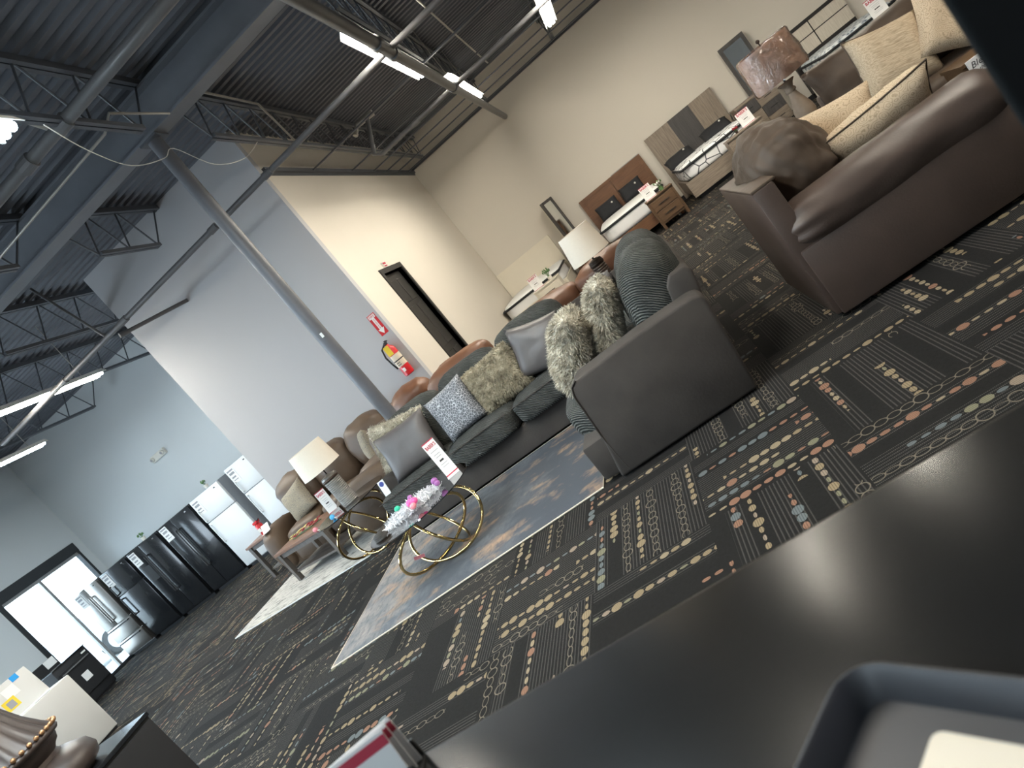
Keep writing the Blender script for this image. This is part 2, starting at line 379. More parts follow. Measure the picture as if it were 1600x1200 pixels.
def obj(name, bm, material, parent=None, smooth=False, loc=None, rot=None):
    if isinstance(bm, bmesh.types.BMesh):
        me = bpy.data.meshes.new(name); bm.to_mesh(me); bm.free()
    else: me = bm
    if smooth: me.polygons.foreach_set('use_smooth', [True]*len(me.polygons))
    if not me.materials: me.materials.append(M[material])
    o = bpy.data.objects.new(name, me); C.objects.link(o)
    if parent: o.parent = parent
    if loc: o.location = loc
    if rot: o.rotation_euler = rot
    return o
def smooth_angle(o, deg=40):
    me = o.data; me.polygons.foreach_set('use_smooth', [True]*len(me.polygons))
    bm = BM(); bm.from_mesh(me)
    for e in bm.edges:
        e.smooth = len(e.link_faces) == 2 and e.calc_face_angle(0) <= R(deg)
    bm.to_mesh(me); bm.free(); return o
def thing(name, label, cat, loc=(0, 0, 0), rotz=0, group=None):
    o = bpy.data.objects.new(name, None); C.objects.link(o); o.empty_display_size = .1
    o.location = loc; o.rotation_euler = (0, 0, rotz); o['label'] = label; o['category'] = cat
    if group: o['group'] = group
    return o
def tag(o, label, cat, group=None):
    o['label'] = label; o['category'] = cat
    if group: o['group'] = group
    return o
def struct(name, bm, material, label=None):
    o = obj(name, bm, material); o['kind'] = 'structure'
    if label: o['label'] = label
    return o
def text_mesh(name, body, size, material, parent, loc, rot, align='CENTER', shear=0, depth=.0006, bold=0):
    cu = bpy.data.curves.new('t', 'FONT'); cu.body = body; cu.size = size; cu.align_x = align; cu.align_y = 'CENTER'; cu.extrude = depth; cu.shear = shear; cu.offset = bold
    cu.resolution_u = 2
    t = bpy.data.objects.new('t', cu); C.objects.link(t)
    bpy.context.view_layer.update()
    me = bpy.data.meshes.new_from_object(t.evaluated_get(bpy.context.evaluated_depsgraph_get()))
    bpy.data.objects.remove(t); bpy.data.curves.remove(cu)
    me.materials.clear()
    return obj(name, me, material, parent, loc=loc, rot=rot)

# ------------------------------------------------------------------ room shell
XW, YF, XD, YG, YB = -13.48, 12.2, -3.37, 8.67, 16.0       # window wall, fridge wall, door wall, grey wall, bed wall
XR, YN, ZT = 9.0, -4.0, 5.05
struct('floor', bxs((XW-.1, XR+.1, YN-.1, YB+.1, -.1, 0)), 'carpet')
bm = BM(); y = YN-.1; P_ = .152; prof = []
while y < YB+.15:
    prof += [(y, 4.88), (y+.062, 4.88), (y+.080, 4.925), (y+.134, 4.925)]; y += P_
va = [bm.verts.new((XW-.1, a, z)) for a, z in prof]; vb = [bm.verts.new((XR+.1, a, z)) for a, z in prof]
for i in range(len(prof)-1): bm.faces.new((va[i], va[i+1], vb[i+1], vb[i]))
struct('ceiling', bm, 'deck_paint')
struct('ceiling_roof', bxs((XW-.2, XR+.2, YN-.2, YB+.25, 4.97, 5.02)), 'deck_paint')
struct('wall_back', bxs((-6.36, XR+.1, YB, YB+.15, 0, ZT)), 'wall_beige')  # stretch behind the door wall unseen, extended to keep sky light out
struct('wall_right', bxs((XR, XR+.15, YN, YB, 0, ZT)), 'wall_beige')
struct('wall_rear', bxs((XW, XR, YN-.15, YN, 0, ZT)), 'wall_grey')
struct('wall_fridge', bxs((XW-.12, -6.35, YF, YF+.15, 0, ZT)), 'wall_blue_grey')
# door wall with opening Y 9.83-10.74, z 0-2.42
DY0, DY1, DZ = 9.84, 10.74, 2.41
struct('wall_door', bxs((XD-.12, XD, YG+.12, DY0, 0, ZT), (XD-.12, XD, DY1, YB, 0, ZT), (XD-.12, XD, DY0, DY1, DZ, ZT)), 'wall_beige')
struct('wall_box_front', bxs((-6.36, XD, YG, YG+.12, 0, ZT)), 'wall_grey')
struct('wall_box_side', bxs((-6.36, -6.24, YG+.12, YB, 0, ZT)), 'wall_grey')  # unseen far stretch extended to stop sky light behind the door
# window wall: real openings; all but the last bay unseen, added to let light in
bays = [(-3.2, .6), (1.0, 4.8), (5.2, 8.6), (9.86, 11.98)]
bm = BM(); edges = [YN] + [e for by in bays for e in by] + [YF]
for a, c_ in zip(edges[0::2], edges[1::2]): box(bm, XW-.15, XW, a, c_, 0, ZT)
for a, c_ in bays: box(bm, XW-.15, XW, a, c_, 2.64, ZT)
for a, c_ in bays[:3]: box(bm, XW-.15, XW, a, c_, 0, .55)
struct('wall_window', bm, 'wall_blue_grey')
for k, (a, c_) in enumerate(bays):
    z0 = .0 if k == 3 else .55
    fr = struct('window_%d' % (k+1), bxs((XW-.10, XW+.02, a, a+.10, z0, 2.64), (XW-.10, XW+.02, c_-.06, c_, z0, 2.64), (XW-.10, XW+.03, a, c_, 2.44, 2.66)), 'dark_frame')
    mid = 10.85 if k == 3 else (a+c_)/2
    obj('mullion', bxs((XW-.08, XW-.005, mid-.03, mid+.03, z0, 2.44)), 'aluminium', fr)
    obj('head_rail', bxs((XW-.08, XW+.0, a+.1, c_-.06, 2.38, 2.44)), 'aluminium', fr)
    obj('sill_rail', bxs((XW-.08, XW+.0, a+.1, c_-.06, z0, z0+.06)), 'dark_frame', fr)
    for (p, q_) in ((a+.1, mid-.03), (mid+.03, c_-.06)):
        obj('pane', bxs((XW-.05, XW-.045, p, q_, z0+.06, 2.38)), 'glass_window', fr)
struct('pavement_outside', bxs((-60, XW-.15, -30, 40, -.16, -.06)), 'pavement')
# door leaf and frame
dr = struct('door_1', bxs((XD-.10, XD-.065, DY0+.02, DY1-.02, .005, DZ-.02)), 'door_dark')
for (a, c_, z0, z1) in ((.10, .42, 1.88, 2.28), (.50, .80, 1.88, 2.28), (.10, .42, 1.02, 1.80), (.50, .80, 1.02, 1.80), (.10, .42, .2, .92), (.50, .80, .2, .92)):
    obj('panel', bxs((XD-.07, XD-.055, DY0+a, DY0+c_, z0, z1), bev=.008, seg=1), 'door_dark', dr)
obj('door_handle', cyl(BM(), (XD-.06, DY0+.07, 1.0), (XD-.01, DY0+.07, 1.0), .018), 'aluminium', dr)
struct('trim_1', bxs((XD-.11, XD+.02, DY0-.08, DY0, 0, DZ+.08), (XD-.11, XD+.02, DY1, DY1+.08, 0, DZ+.08), (XD-.11, XD+.02, DY0, DY1, DZ, DZ+.08)), 'door_dark')
struct('baseboard_back', bxs((XD, XR, YB-.015, YB, 0, .10)), 'black_matte')
struct('baseboard_door', bxs((XD, XD+.015, YG, DY0-.08, 0, .10), (XD, XD+.015, DY1+.08, YB, 0, .10)), 'black_matte')
o = thing('exit_sign', 'small red and white sign on top of the dark door frame', 'sign', (XD, 10.12, 2.49))
obj('sign_panel', bxs((0, .03, -.07, .07, 0, .09)), 'white_plastic', o); obj('red_band', bxs((.03, .034, -.06, .06, .05, .08), (.03, .034, -.06, .06, .012, .03)), 'print_red', o)

# ------------------------------------------------------------------ roof steel
bm = bxs((XW, XR, 6.40, 6.62, 4.44, 4.462), (XW, XR, 6.40, 6.62, 4.79, 4.812), (XW, XR, 6.503, 6.517, 4.46, 4.79))
struct('trim_2', bm, 'beam_steel_lit', 'deep steel roof beam carried by the round column')
def joist(x, y0, y1, name, zb=4.30, inset=.55):
    t = bpy.data.objects.new(name, None); C.objects.link(t); t.location = (x, y0, 4.8)
    t['kind'] = 'structure'
    zt, zl = .045, zb-4.8
    L = y1-y0
    obj('top_chord', bxs((-.045, -.006, 0, L, zt-.035, zt+.03), (.006, .045, 0, L, zt-.035, zt+.03)), 'steel_paint', t)
    obj('bottom_chord', bxs((-.04, -.006, inset, L-inset, zl-.02, zl+.02), (.006, .04, inset, L-inset, zl-.02, zl+.02)), 'steel_paint', t)
    n = max(2, round((L-2*inset)/.62)); st = (L-2*inset)/n
    cyl(bm0 := BM(), (0, .05, zt), (0, inset, zl), .011, n=6); obj('web_rod', bm0, 'steel_paint', t)
    rod = None
    for i in range(n):
        a = inset+i*st
        for (p, q_) in (((0, 0, zl), (0, st/2, zt)), ((0, st/2, zt), (0, st, zl))):
            if rod is None or True:
                key = 'rod%d_%.3f_%.2f' % (p[2] > 0, st, zl)
                me = bpy.data.meshes.get(key)
                if me is None:
                    bb = cyl(BM(), p, q_, .011, n=6); me = bpy.data.meshes.new(key); bb.to_mesh(me); bb.free(); me.materials.append(M['steel_paint'])
                obj('web_rod', me, 'steel_paint', t, loc=(0, a, 0))
    cyl(bm0 := BM(), (0, L-.05, zt), (0, L-inset, zl), .011, n=6); obj('web_rod', bm0, 'steel_paint', t)
    return t
k = 1
for x in (-10.3, -8.5, -6.67, -4.80):
    y1 = YF if x < -6.4 else YG
    joist(x, 6.5, y1, 'trim_%d' % (k+2)); k += 1
for x in (-2.88, -1.08, .72, 2.52, 4.32, 6.12):
    joist(x, 6.5, YB, 'trim_%d' % (k+2)); k += 1
for x in (-4.80, -2.88, -1.08):
    joist(x, .5, 6.48, 'trim_%d' % (k+2)); k += 1
# ledger angle on the door wall and bridging lines along the bay
struct('trim_40', bxs((XD, XD+.05, YG+.12, YB, 4.24, 4.30), (XD, XD+.012, YG+.12, YB, 4.20, 4.30)), 'steel_paint', 'steel ledger angle along the door wall')
for i, yb in enumerate((10.3, 11.95, 13.1, 13.9, 14.7, 15.45)):
    struct('trim_%d' % (41+i), bxs((XD, XR, yb-.022, yb+.022, 4.255, 4.275)), 'steel_paint', 'steel bridging angle under the roof joists')
struct('trim_50', bxs((XD, XR, YB-.06, YB, 4.30, 4.36)), 'steel_paint', 'steel ledger angle along the bed wall')
# column
t = thing('steel_column', 'round grey steel column rising behind the grey sectional to the roof beam', 'column', (-3.14, 6.51, 0))
obj('shaft', cyl(BM(), (0, 0, .02), (0, 0, 4.42), .073, n=28), 'column_paint', t, smooth=False); smooth_angle(t.children[0])
obj('base_plate', bxs((-.13, .13, -.13, .13, 0, .02)), 'steel_paint', t); obj('cap_plate', bxs((-.11, .11, -.11, .11, 4.42, 4.44)), 'steel_paint', t)
obj('tape_scrap', bxs((.02, .05, -.0745, -.073, 2.0, 2.05)), 'paper', t)

# sprinkler pipes
def pipe(label, pts, r, couplings=(), material='pipe_paint', n=14, name='sprinkler_pipe', cat='pipe'):
    t = thing(name, label, cat, pts[0])
    o0 = Vector(pts[0]); q_ = [Vector(p)-o0 for p in pts]
    smooth_angle(obj('run', tube(BM(), q_, r, n), material, t))
    for c_ in couplings:
        i, f_ = int(c_), c_-int(c_); p = q_[i].lerp(q_[i+1], f_); d = (q_[i+1]-q_[i]).normalized()
        obj('coupling', cyl(BM(), p-d*.06, p+d*.06, r*1.28, n=n), material, t)
    return t
pipe('thick grey sprinkler main running toward the bed wall under the roof', [(-1.0, -3.6, 3.85), (-1.0, 15.99, 3.85)], .062, (.55, .578, .73, .735))
pipe('grey branch pipe crossing in front of the grey wall', [(-8.4, 7.78, 3.82), (-1.06, 7.56, 3.85)], .034, (.2, .38, .62, .75))
pipe('grey branch pipe right of the sprinkler main, nearer the camera', [(-.94, 7.56, 3.85), (8.8, 7.56, 3.85)], .034, (.08, .3))
pipe('grey branch pipe that bends up to a sprinkler near the door wall', [(-2.35, 11.0, 4.45), (-2.55, 10.72, 3.92), (-2.45, 10.7, 3.85), (-1.06, 10.7, 3.85)], .036, (2.5,))
pipe('grey branch pipe right of the sprinkler main, nearer the bed wall', [(-.94, 10.7, 3.85), (8.8, 10.7, 3.85)], .036, (.09, .3))
pipe('grey sprinkler pipe in front of the deep roof beam', [(XW+.1, 5.02, 4.30), (XR-.1, 5.02, 4.30)], .05, (.45, .47, .6))
pipe('short grey pipe stub pointing at the grey wall', [(-5.9, 7.85, 3.78), (-5.35, 8.66, 3.74)], .026, (.05,))
pipe('slender conduit hanging from the deck beside the branch pipe', [(-6.30, 7.7, 4.87), (-6.02, 7.78, 3.86)], .018)
pipe('diagonal pipe hanger above the near sprinkler pipe', [(-3.2, 4.2, 4.88), (-3.0, 5.0, 4.34)], .022, material='conduit_steel')
pipe('bent steel conduit along the roof joist beside the door wall', [(-2.78, 6.7, 4.82), (-2.78, 8.6, 4.80), (-2.90, 9.2, 4.36), (-2.86, 12.0, 4.345), (-2.86, 15.6, 4.345)], .014, material='conduit_steel', n=8, name='conduit')
pipe('steel conduit beside the sprinkler main above the bed wall', [(-.55, 7.6, 4.5), (-.55, 10.6, 4.5), (-.5, 13.4, 4.33)], .014, material='conduit_steel', n=8, name='conduit')
pipe('thin steel conduit hung below the deep roof beam', [(-4.6, 5.5, 4.25), (-2.95, 5.5, 4.28), (-2.8, 5.5, 4.36), (-2.75, 6.3, 4.40)], .012, material='conduit_steel', n=8, name='conduit')
pts = [(-2.62, 4.35, 4.0), (-2.76, 4.8, 3.93), (-2.9, 5.4, 3.92), (-2.98, 6.1, 4.08), (-2.98, 6.38, 4.2), (-2.95, 6.8, 4.0), (-2.9, 7.4, 4.05), (-2.85, 7.9, 4.25)]
def catmull(p, n=6):
    p = [Vector(q_) for q_ in p]; out = []
    for i in range(len(p)-1):
        a, b_, c_, d_ = p[max(i-1, 0)], p[i], p[i+1], p[min(i+2, len(p)-1)]
        for k_ in range(n):
            t_ = k_/n; out.append(.5*((2*b_)+(c_-a)*t_+(2*a-5*b_+4*c_-d_)*t_*t_+(3*b_-a-3*c_+d_)*t_**3))
    return out+[p[-1]]
tag(obj('loose_cable', tube(BM(), catmull(pts), .004, 6), 'white_plastic'), 'thin pale cable sagging across the roof beam by the column', 'cable')
t = thing('fire_sprinkler', 'rusty sprinkler valve piece standing above the branch pipe', 'sprinkler', (-2.35, 11.05, 4.47))
smooth_angle(obj('body', cyl(BM(), (-.2, 0, .03), (.12, 0, 0), .05), 'conduit_steel', t)); obj('nozzle', cyl(BM(), (-.2, 0, .03), (-.3, -.1, -.1), .025, .04), 'conduit_steel', t)

# fluorescent strips
def strip(label, x, y0, y1, z=3.92, glow='tube_glow', wd=.075):
    t = thing('fluorescent_light', label, 'light', (x, y0, z), 0, 'fluorescent strip lights')
    L = y1-y0
    bm = BM(); prism(bm, [(-.11, .0), (-.06, .07), (.06, .07), (.11, .0), (.10, 0), (.055, .06), (-.055, .06), (-.10, 0)], 0, L)
    obj('housing', bm, 'fixture_white', t)
    for xx in (-.034, .034):
        smooth_angle(obj('tube', cyl(BM(), (xx, .03, .012), (xx, L-.03, .012), .03, n=10), glow, t))
    for yy in (L*.12, L*.88):
        obj('hanger', cyl(BM(), (0, yy, .07), (0, yy, 4.9-z), .006, n=6), 'conduit_steel', t)
    return t
strip('strip light over the left wing, crossed by the branch pipe', -7.42, 6.2, 8.95, 3.90)
strip('cool strip light hanging nearest the shop window', -9.75, 7.4, 9.62, 3.92, 'tube_glow_cool')
strip('strip light seen end on at the left edge of the picture', -2.62, 1.4, 4.05, 3.92, 'tube_glow_cool')
strip('strip light just left of the sprinkler main', -1.085, 6.8, 9.6, 3.96)
strip('strip light behind the far end of the sprinkler main', -.98, 10.6, 13.2, 3.96)
strip('strip light hanging in front of the bed wall at the top edge', .70, 9.6, 12.45, 3.90)
strip('strip light above the right hand beds', 3.6, 9.6, 12.3, 3.92)
strip('strip light above the brown armchair', 3.0, 2.6, 5.2, 3.92)
strip('strip light over the black cabinet', -5.9, .6, 3.2, 3.92, 'tube_glow_cool')
strip('unseen strip light added behind the sales counter on the left', -2.62, -3.4, -.8, 3.92, 'tube_glow_cool')  # out of view; added to brighten the nearer furniture
strip('strip light in line with the sprinkler main nearest the counter', -1.13, 1.3, 4.0, 3.92)
strip('unseen strip light added by the front windows near the laundry', -9.6, 1.0, 3.7, 3.92, 'tube_glow_cool')  # out of view; added for more light in the near bay

# ================================================================== furniture
def wobj(name, bm, material, parent, smooth=False, auto=None):
    """bm given in world coordinates; parent is an unrotated thing (or its part)"""
    top = parent
    off = Vector((0, 0, 0))
    while top is not None: off += top.location; top = top.parent
    bmesh.ops.translate(bm, verts=bm.verts[:], vec=-off)
    o = obj(name, bm, material, parent, smooth)
    if auto: smooth_angle(o, auto)
    return o
def fur(parent_obj, count, length, material, droop=.5, seed=1):
    """soft pile strands over a pillow, joined as one part nobody could count"""
    me = parent_obj.data; g = np.random.default_rng(seed)
    me.calc_loop_triangles()
    V = np.array([v_.co for v_ in me.vertices]); T = np.array([t_.vertices for t_ in me.loop_triangles])
    a, b_, c_ = V[T[:, 0]], V[T[:, 1]], V[T[:, 2]]
    nn = np.cross(b_-a, c_-a); ar = np.linalg.norm(nn, axis=1); nn = nn/np.maximum(ar, 1e-9)[:, None]
    cen = V.mean(0); fc = (a+b_+c_)/3
    flip = (np.einsum('ij,ij->i', nn, fc-cen) < 0); nn[flip] *= -1
    idx = g.choice(len(T), count, p=ar/ar.sum()); u_ = np.sqrt(g.random(count))[:, None]; v_ = g.random(count)[:, None]
    p = a[idx]*(1-u_)+b_[idx]*(u_*(1-v_))+c_[idx]*(u_*v_)
    d = nn[idx] + g.normal(0, .45, (count, 3)) + np.array([0, 0, -droop])
    d /= np.linalg.norm(d, axis=1)[:, None]; L = length*g.uniform(.6, 1.2, count)[:, None]
    sd = np.cross(d, g.normal(0, 1, (count, 3))); sd /= np.linalg.norm(sd, axis=1)[:, None]; sd *= .0022
    mid = p+d*L*.55; tip = p+d*L+np.array([0, 0, -.25])*L*.6
    verts = np.stack([p-sd*1.4, p+sd*1.4, mid+sd, tip, mid-sd], 1).reshape(-1, 3)
    faces = [(5*i, 5*i+1, 5*i+2, 5*i+3, 5*i+4) for i in range(count)]
    m_ = bpy.data.meshes.new('fur'); m_.from_pydata(verts.tolist(), [], faces); m_.update()
    o = obj('fur', m_, material, parent_obj); o['kind'] = 'stuff'; return o
def throw(label, c_, w_, h_, t_, rot, material, seed=0, furry=None, piping=None, group=None, wr=.012, pinch=.07):
    o = obj('throw_pillow', pillow(BM(), w_, h_, t_, 16, pinch, wr, seed), material, smooth=True)
    o.location = c_; o.rotation_euler = tuple(R(q_) for q_ in rot); tag(o, label, 'pillow', group)
    if furry: fur(o, 9000, .035, furry, .5, seed+1)
    if piping:
        n = 16; pts = []
        def E_(a, c2): return (a*(1-pinch*(1-c2*c2))*w_/2, 0, c2*(1-pinch*(1-a*a))*h_/2)
        for i in range(n): pts.append(E_(-1+2*i/n, -1))
        for i in range(n): pts.append(E_(1, -1+2*i/n))
        for i in range(n): pts.append(E_(1-2*i/n, 1))
        for i in range(n): pts.append(E_(-1, 1-2*i/n))
        obj('piping', tube(BM(), pts, .006, 6, True), piping, o, True)
    return o
def rprof(x0, x1, z0, z1, r, n=5):
    """rounded-top outline"""
    pts = [(x0, z0), (x1, z0)]
    for i in range(n+1): a = PI/2*i/n; pts.append((x1-r+r*math.cos(a), z1-r+r*math.sin(a)))
    for i in range(n+1): a = PI/2+PI/2*i/n; pts.append((x0+r+r*math.cos(a), z1-r+r*math.sin(a)))
    return pts
def bevel_all(bm, off, seg=2):
    bmesh.ops.bevel(bm, geom=bm.edges[:], offset=off, segments=seg, profile=.5, affect='EDGES'); return bm

# ---- rugs
def rug(label, x0, y0, rotz, w_, d_, material):
    o = obj('area_rug', bxs((0, w_, 0, d_, 0, .008), bev=.003, seg=1), material); o.location = (x0, y0, .001); o.rotation_euler = (0, 0, rotz)
    tag(o, label, 'rug'); 
    bm = BM(); r_ = .008
    tube(bm, [(0, 0, .006), (w_, 0, .006), (w_, d_, .006), (0, d_, .006)], .006, 6, True)
    obj('binding', bm, 'paper_cream' if 'cream' not in material else 'mattress_white', o)
    return o
rug('abstract blue grey and orange area rug under the grey sectional', -3.53, 3.93, 0, 2.40, 1.70, 'rug_blue_orange')
rug('cream and grey streaked rug under the wooden coffee table', -6.67, 6.62, R(-12.5), 2.60, 1.75, 'rug_cream')

# ---- grey sectional
t = thing('sectional_sofa', 'large charcoal grey L-shaped sectional sofa with knit cushions', 'sofa', (-1.6, 5.9, 0))
wobj('base', bxs((-3.34, -.05, 5.60, 6.40, .03, .27), bev=.02), 'suede_grey', t, auto=40)
wobj('base', bxs((-1.09, -.05, 3.92, 5.60, .03, .28), bev=.02), 'suede_grey', t, auto=40)
bm = prism(BM(), [(-.985, .012), (-.925, .30), (-.905, .585), (-.885, .635), (-.84, .66), (-.4, .668), (-.05, .655), (.0, .64), (.02, .60), (-.045, .012)], 3.87, 4.10); bevel_all(bm, .018)
wobj('arm', bm, 'suede_grey', t, auto=50)
wobj('arm_piping', tube(BM(), [(-.915, 3.874, .03), (-.925, 3.874, .30), (-.905, 3.874, .585), (-.883, 3.874, .637), (-.84, 3.874, .662)], .006, 6), 'suede_grey', t)
bm = prism(BM(), [(-.24, .25), (-.06, .04), (.02, .58), (.055, .74), (.03, .78), (-.07, .79), (-.12, .74)], 4.10, 6.36); bevel_all(bm, .014)
wobj('back_frame', bm, 'suede_grey', t, auto=50)
bm = prism(BM(), [(6.16, .25), (6.40, .04), (6.43, .72), (6.40, .77), (6.30, .78)], -3.34, -.24, 'x'); bevel_all(bm, .014)
wobj('back_frame', bm, 'suede_grey', t, auto=50)
bm = prism(BM(), rprof(-3.36, -3.13, .03, .60, .08), 5.72, 6.42); bevel_all(bm, .012)
wobj('arm', bm, 'suede_grey', t, auto=50)
for k, (a, c_) in enumerate(((-3.36, -2.56), (-2.55, -1.81), (-1.80, -1.10))):
    wobj('seat_cushion', cushion(BM(), a, c_, 5.50, 6.16, .262, .47, .02, 7, 8, .004, k), 'knit_grey', t, True)
    wobj('seat_piping', tube(BM(), [(a+.03, 5.497, .455), (c_-.03, 5.497, .455)], .005, 6), 'suede_grey', t)
wobj('seat_cushion', cushion(BM(), -1.09, -.20, 5.42, 6.16, .262, .46, .02, 7, 8, .004, 5), 'knit_grey', t, True)
wobj('seat_cushion', cushion(BM(), -1.15, -.22, 4.09, 5.40, .20, .48, .03, 4.5, 9, .006, 6), 'knit_grey', t, True)
for k, (a, c_) in enumerate(((-3.14, -2.44), (-2.43, -1.74), (-1.73, -1.0))):
    bm = cushion(BM(), a, c_, -.13, .13, -.27, .27, .05, 5, 8, .008, 10+k, (0, 1, .5))
    bmesh.ops.rotate(bm, verts=bm.verts[:], cent=(0, 0, 0), matrix=Matrix.Rotation(R(-12), 3, 'X')); bmesh.ops.translate(bm, verts=bm.verts[:], vec=(0, 6.14, .70))
    wobj('back_cushion', bm, 'knit_grey', t, True)
for k, (y0, y1, dz) in enumerate(((4.13, 4.72, -.01), (4.74, 5.42, .0))):
    bm = cushion(BM(), -.165, .165, y0, y1, -.29, .29, .05, 3.2, 9, .012, 20+k, (1, 0, .6))
    bmesh.ops.rotate(bm, verts=bm.verts[:], cent=(0, 0, 0), matrix=Matrix.Rotation(R(17), 3, 'Y')); bmesh.ops.translate(bm, verts=bm.verts[:], vec=(-.20, 0, .735+dz))
    wobj('back_cushion', bm, 'knit_grey', t, True)
GP = 'throw pillows on the grey sectional'
throw('smooth grey pillow at the left end of the sectional', (-2.86, 5.80, .695), .58, .47, .17, (-18, 2, 4), 'pillow_satin_grey', 1, group=GP)
throw('fur pillow peeking out behind the leftmost smooth grey pillow', (-2.95, 5.96, .735), .60, .52, .16, (-15, 12, 0), 'fur_grey', 2, 'fur_grey', group=GP)
throw('silver grey pillow with a pale branching pattern', (-2.30, 5.86, .70), .47, .46, .16, (-16, -6, -3), 'pillow_silver', 3, group=GP)
throw('tan grey fur pillow in the middle of the long sofa seat', (-1.82, 5.88, .695), .53, .44, .18, (-16, -3, 0), 'fur_tan', 4, 'fur_tan', group=GP)
throw('smooth dark grey pillow at the inner corner of the sectional', (-1.33, 5.86, .70), .50, .47, .17, (-14, 15, -6), 'pillow_satin_grey', 5, group=GP)
throw('big grey fur pillow standing nearest the sectional arm front', (-.84, 4.42, .735), .52, .50, .26, (-30, 0, -92), 'fur_grey', 6, 'fur_grey', group=GP)
throw('mottled fur pillow between the knit cushion and another fur pillow', (-.56, 4.50, .76), .52, .52, .20, (-26, 0, -88), 'fur_grey', 7, 'fur_grey', group=GP)
throw('smooth grey pillow half hidden behind the two standing fur pillows', (-.56, 5.12, .74), .48, .48, .16, (-28, 0, -75), 'pillow_satin_grey', 8, group=GP)

# ---- price cards and signs
def lines(bm, y, w_, zs, h_=.006, x0=0):
    for z, f_ in zs: box(bm, x0-w_*f_/2, x0+w_*f_/2, y-.0012, y, z, z+h_)
    return bm
def price_card(label, loc, rotz, w_, h_, tilt=-10, name='price_sign', base_w=True, big=True, hdr='BABER\u2019S'):
    t = thing(name, label, 'sign', loc, rotz)
    tl = R(tilt)
    p = obj('card', bxs((-w_/2, w_/2, -.002, .002, 0, h_)), 'paper', t, rot=(tl, 0, 0))
    hd = text_mesh('heading', hdr, w_*.235, 'print_red', p, (0, -.0026, h_*.85), (PI/2, 0, 0), bold=w_*.006); hd.scale = (1, 1.6 if h_ > 2*w_ else 1.1, 1)
    obj('border', bxs((-w_/2, w_/2, -.0032, -.002, h_-.008*h_/.3, h_), (-w_/2, w_/2, -.0032, -.002, 0, .012*h_/.3)), 'print_red', p)
    obj('small_print', lines(BM(), -.002, w_, [(h_*.70, .6), (h_*.60, .5), (h_*.53, .45), (h_*.32, .55), (h_*.25, .5)], h_*.010), 'print_grey', p)
    obj('price_line', lines(BM(), -.002, w_, [(h_*.40, .34)], h_*.045), 'print_black', p)
    obj('stand', bxs((-w_/2, w_/2, -.09, .0, 0, .003)), 'paper', t)
    return t

# ---- gold ring tables with glass tops
def ring_table(label, loc, top_r, z, ring_r):
    t = thing('glass_table', label, 'table', loc)
    bm = lathe(BM(), [(top_r-.004, z-.008), (top_r, z-.004), (top_r-.004, z)], 48); smooth_angle(obj('glass_top', bm, 'glass_table', t))
    for k in range(3):
        az = 2*PI*k/3+.4; tiltv = R(58)
        nrm = Vector((math.sin(tiltv)*math.cos(az), math.sin(tiltv)*math.sin(az), math.cos(tiltv)))
        e1 = Vector((0, 0, 1)).cross(nrm).normalized(); e2 = nrm.cross(e1)
        hz = (z-.016)/2; rr = ring_r; e2s = (hz-.012)/abs(e2.z)
        c0 = Vector((math.cos(az+PI/2)*.06, math.sin(az+PI/2)*.06, hz))
        pts = [c0+e1*rr*math.cos(2*PI*i/40)+e2*e2s*math.sin(2*PI*i/40) for i in range(40)]
        obj('ring', tube(BM(), pts, .0125, 8, True), 'gold', t, True)
    return t
ring_table('round glass coffee table on gold rings standing on the blue rug', (-2.50, 4.56, .009), .46, .46, .36)
ring_table('round glass end table on gold rings holding the ribbed lamp', (-3.94, 6.12, 0), .42, .56, .33)
price_card('tall white price card standing on the round glass coffee table', (-2.20, 4.72, .470), R(22), .105, .31, -8)
# tinsel garland with candies
t = thing('tinsel_garland', 'heap of silver tinsel with pink and green candies on the glass coffee table', 'garland', (-2.52, 4.50, .470))
g = np.random.default_rng(3); N = 1500
cx = g.normal(0, 1, (N, 3)); cx /= np.linalg.norm(cx, axis=1)[:, None]; cx *= (g.random(N)**.4)[:, None]
p = cx*np.array([.27, .14, .065]); p[:, 2] = np.abs(p[:, 2])+.006
d = g.normal(0, 1, (N, 3)); d /= np.linalg.norm(d, axis=1)[:, None]; s_ = np.cross(d, g.normal(0, 1, (N, 3))); s_ /= np.linalg.norm(s_, axis=1)[:, None]
L_ = g.uniform(.025, .055, N)[:, None]; q0, q1 = p-d*L_/2, p+d*L_/2; q0[:, 2] = np.maximum(q0[:, 2], .002); q1[:, 2] = np.maximum(q1[:, 2], .002)
vv = np.stack([q0-s_*.0024, q0+s_*.0024, q1+s_*.0024, q1-s_*.0024], 1).reshape(-1, 3)
me = bpy.data.meshes.new('tinsel'); me.from_pydata(vv.tolist(), [], [(4*i, 4*i+1, 4*i+2, 4*i+3) for i in range(N)])
o = obj('tinsel', me, 'tinsel', t, rot=(0, 0, R(22))); o['kind'] = 'stuff'
def ball(bm, c_, r_, sx=1): 
    bmesh.ops.create_icosphere(bm, subdivisions=2, radius=r_, matrix=Matrix.Translation(c_) @ Matrix.Diagonal((sx, 1, 1, 1))); return bm
for (x, y_, z_, r_, mm) in ((.05, -.08, .07, .030, 'candy_pink'), (.09, -.09, .068, .027, 'candy_pink'), (.08, -.13, .05, .024, 'candy_coral'), (-.10, -.01, .075, .024, 'candy_green'), (.22, .10, .06, .026, 'candy_violet'), (.25, .05, .045, .022, 'candy_violet'), (.0, .06, .075, .02, 'candy_violet')):
    smooth_angle(obj('candy', ball(BM(), (x, y_, z_), r_, 1.1), mm, t), 80)
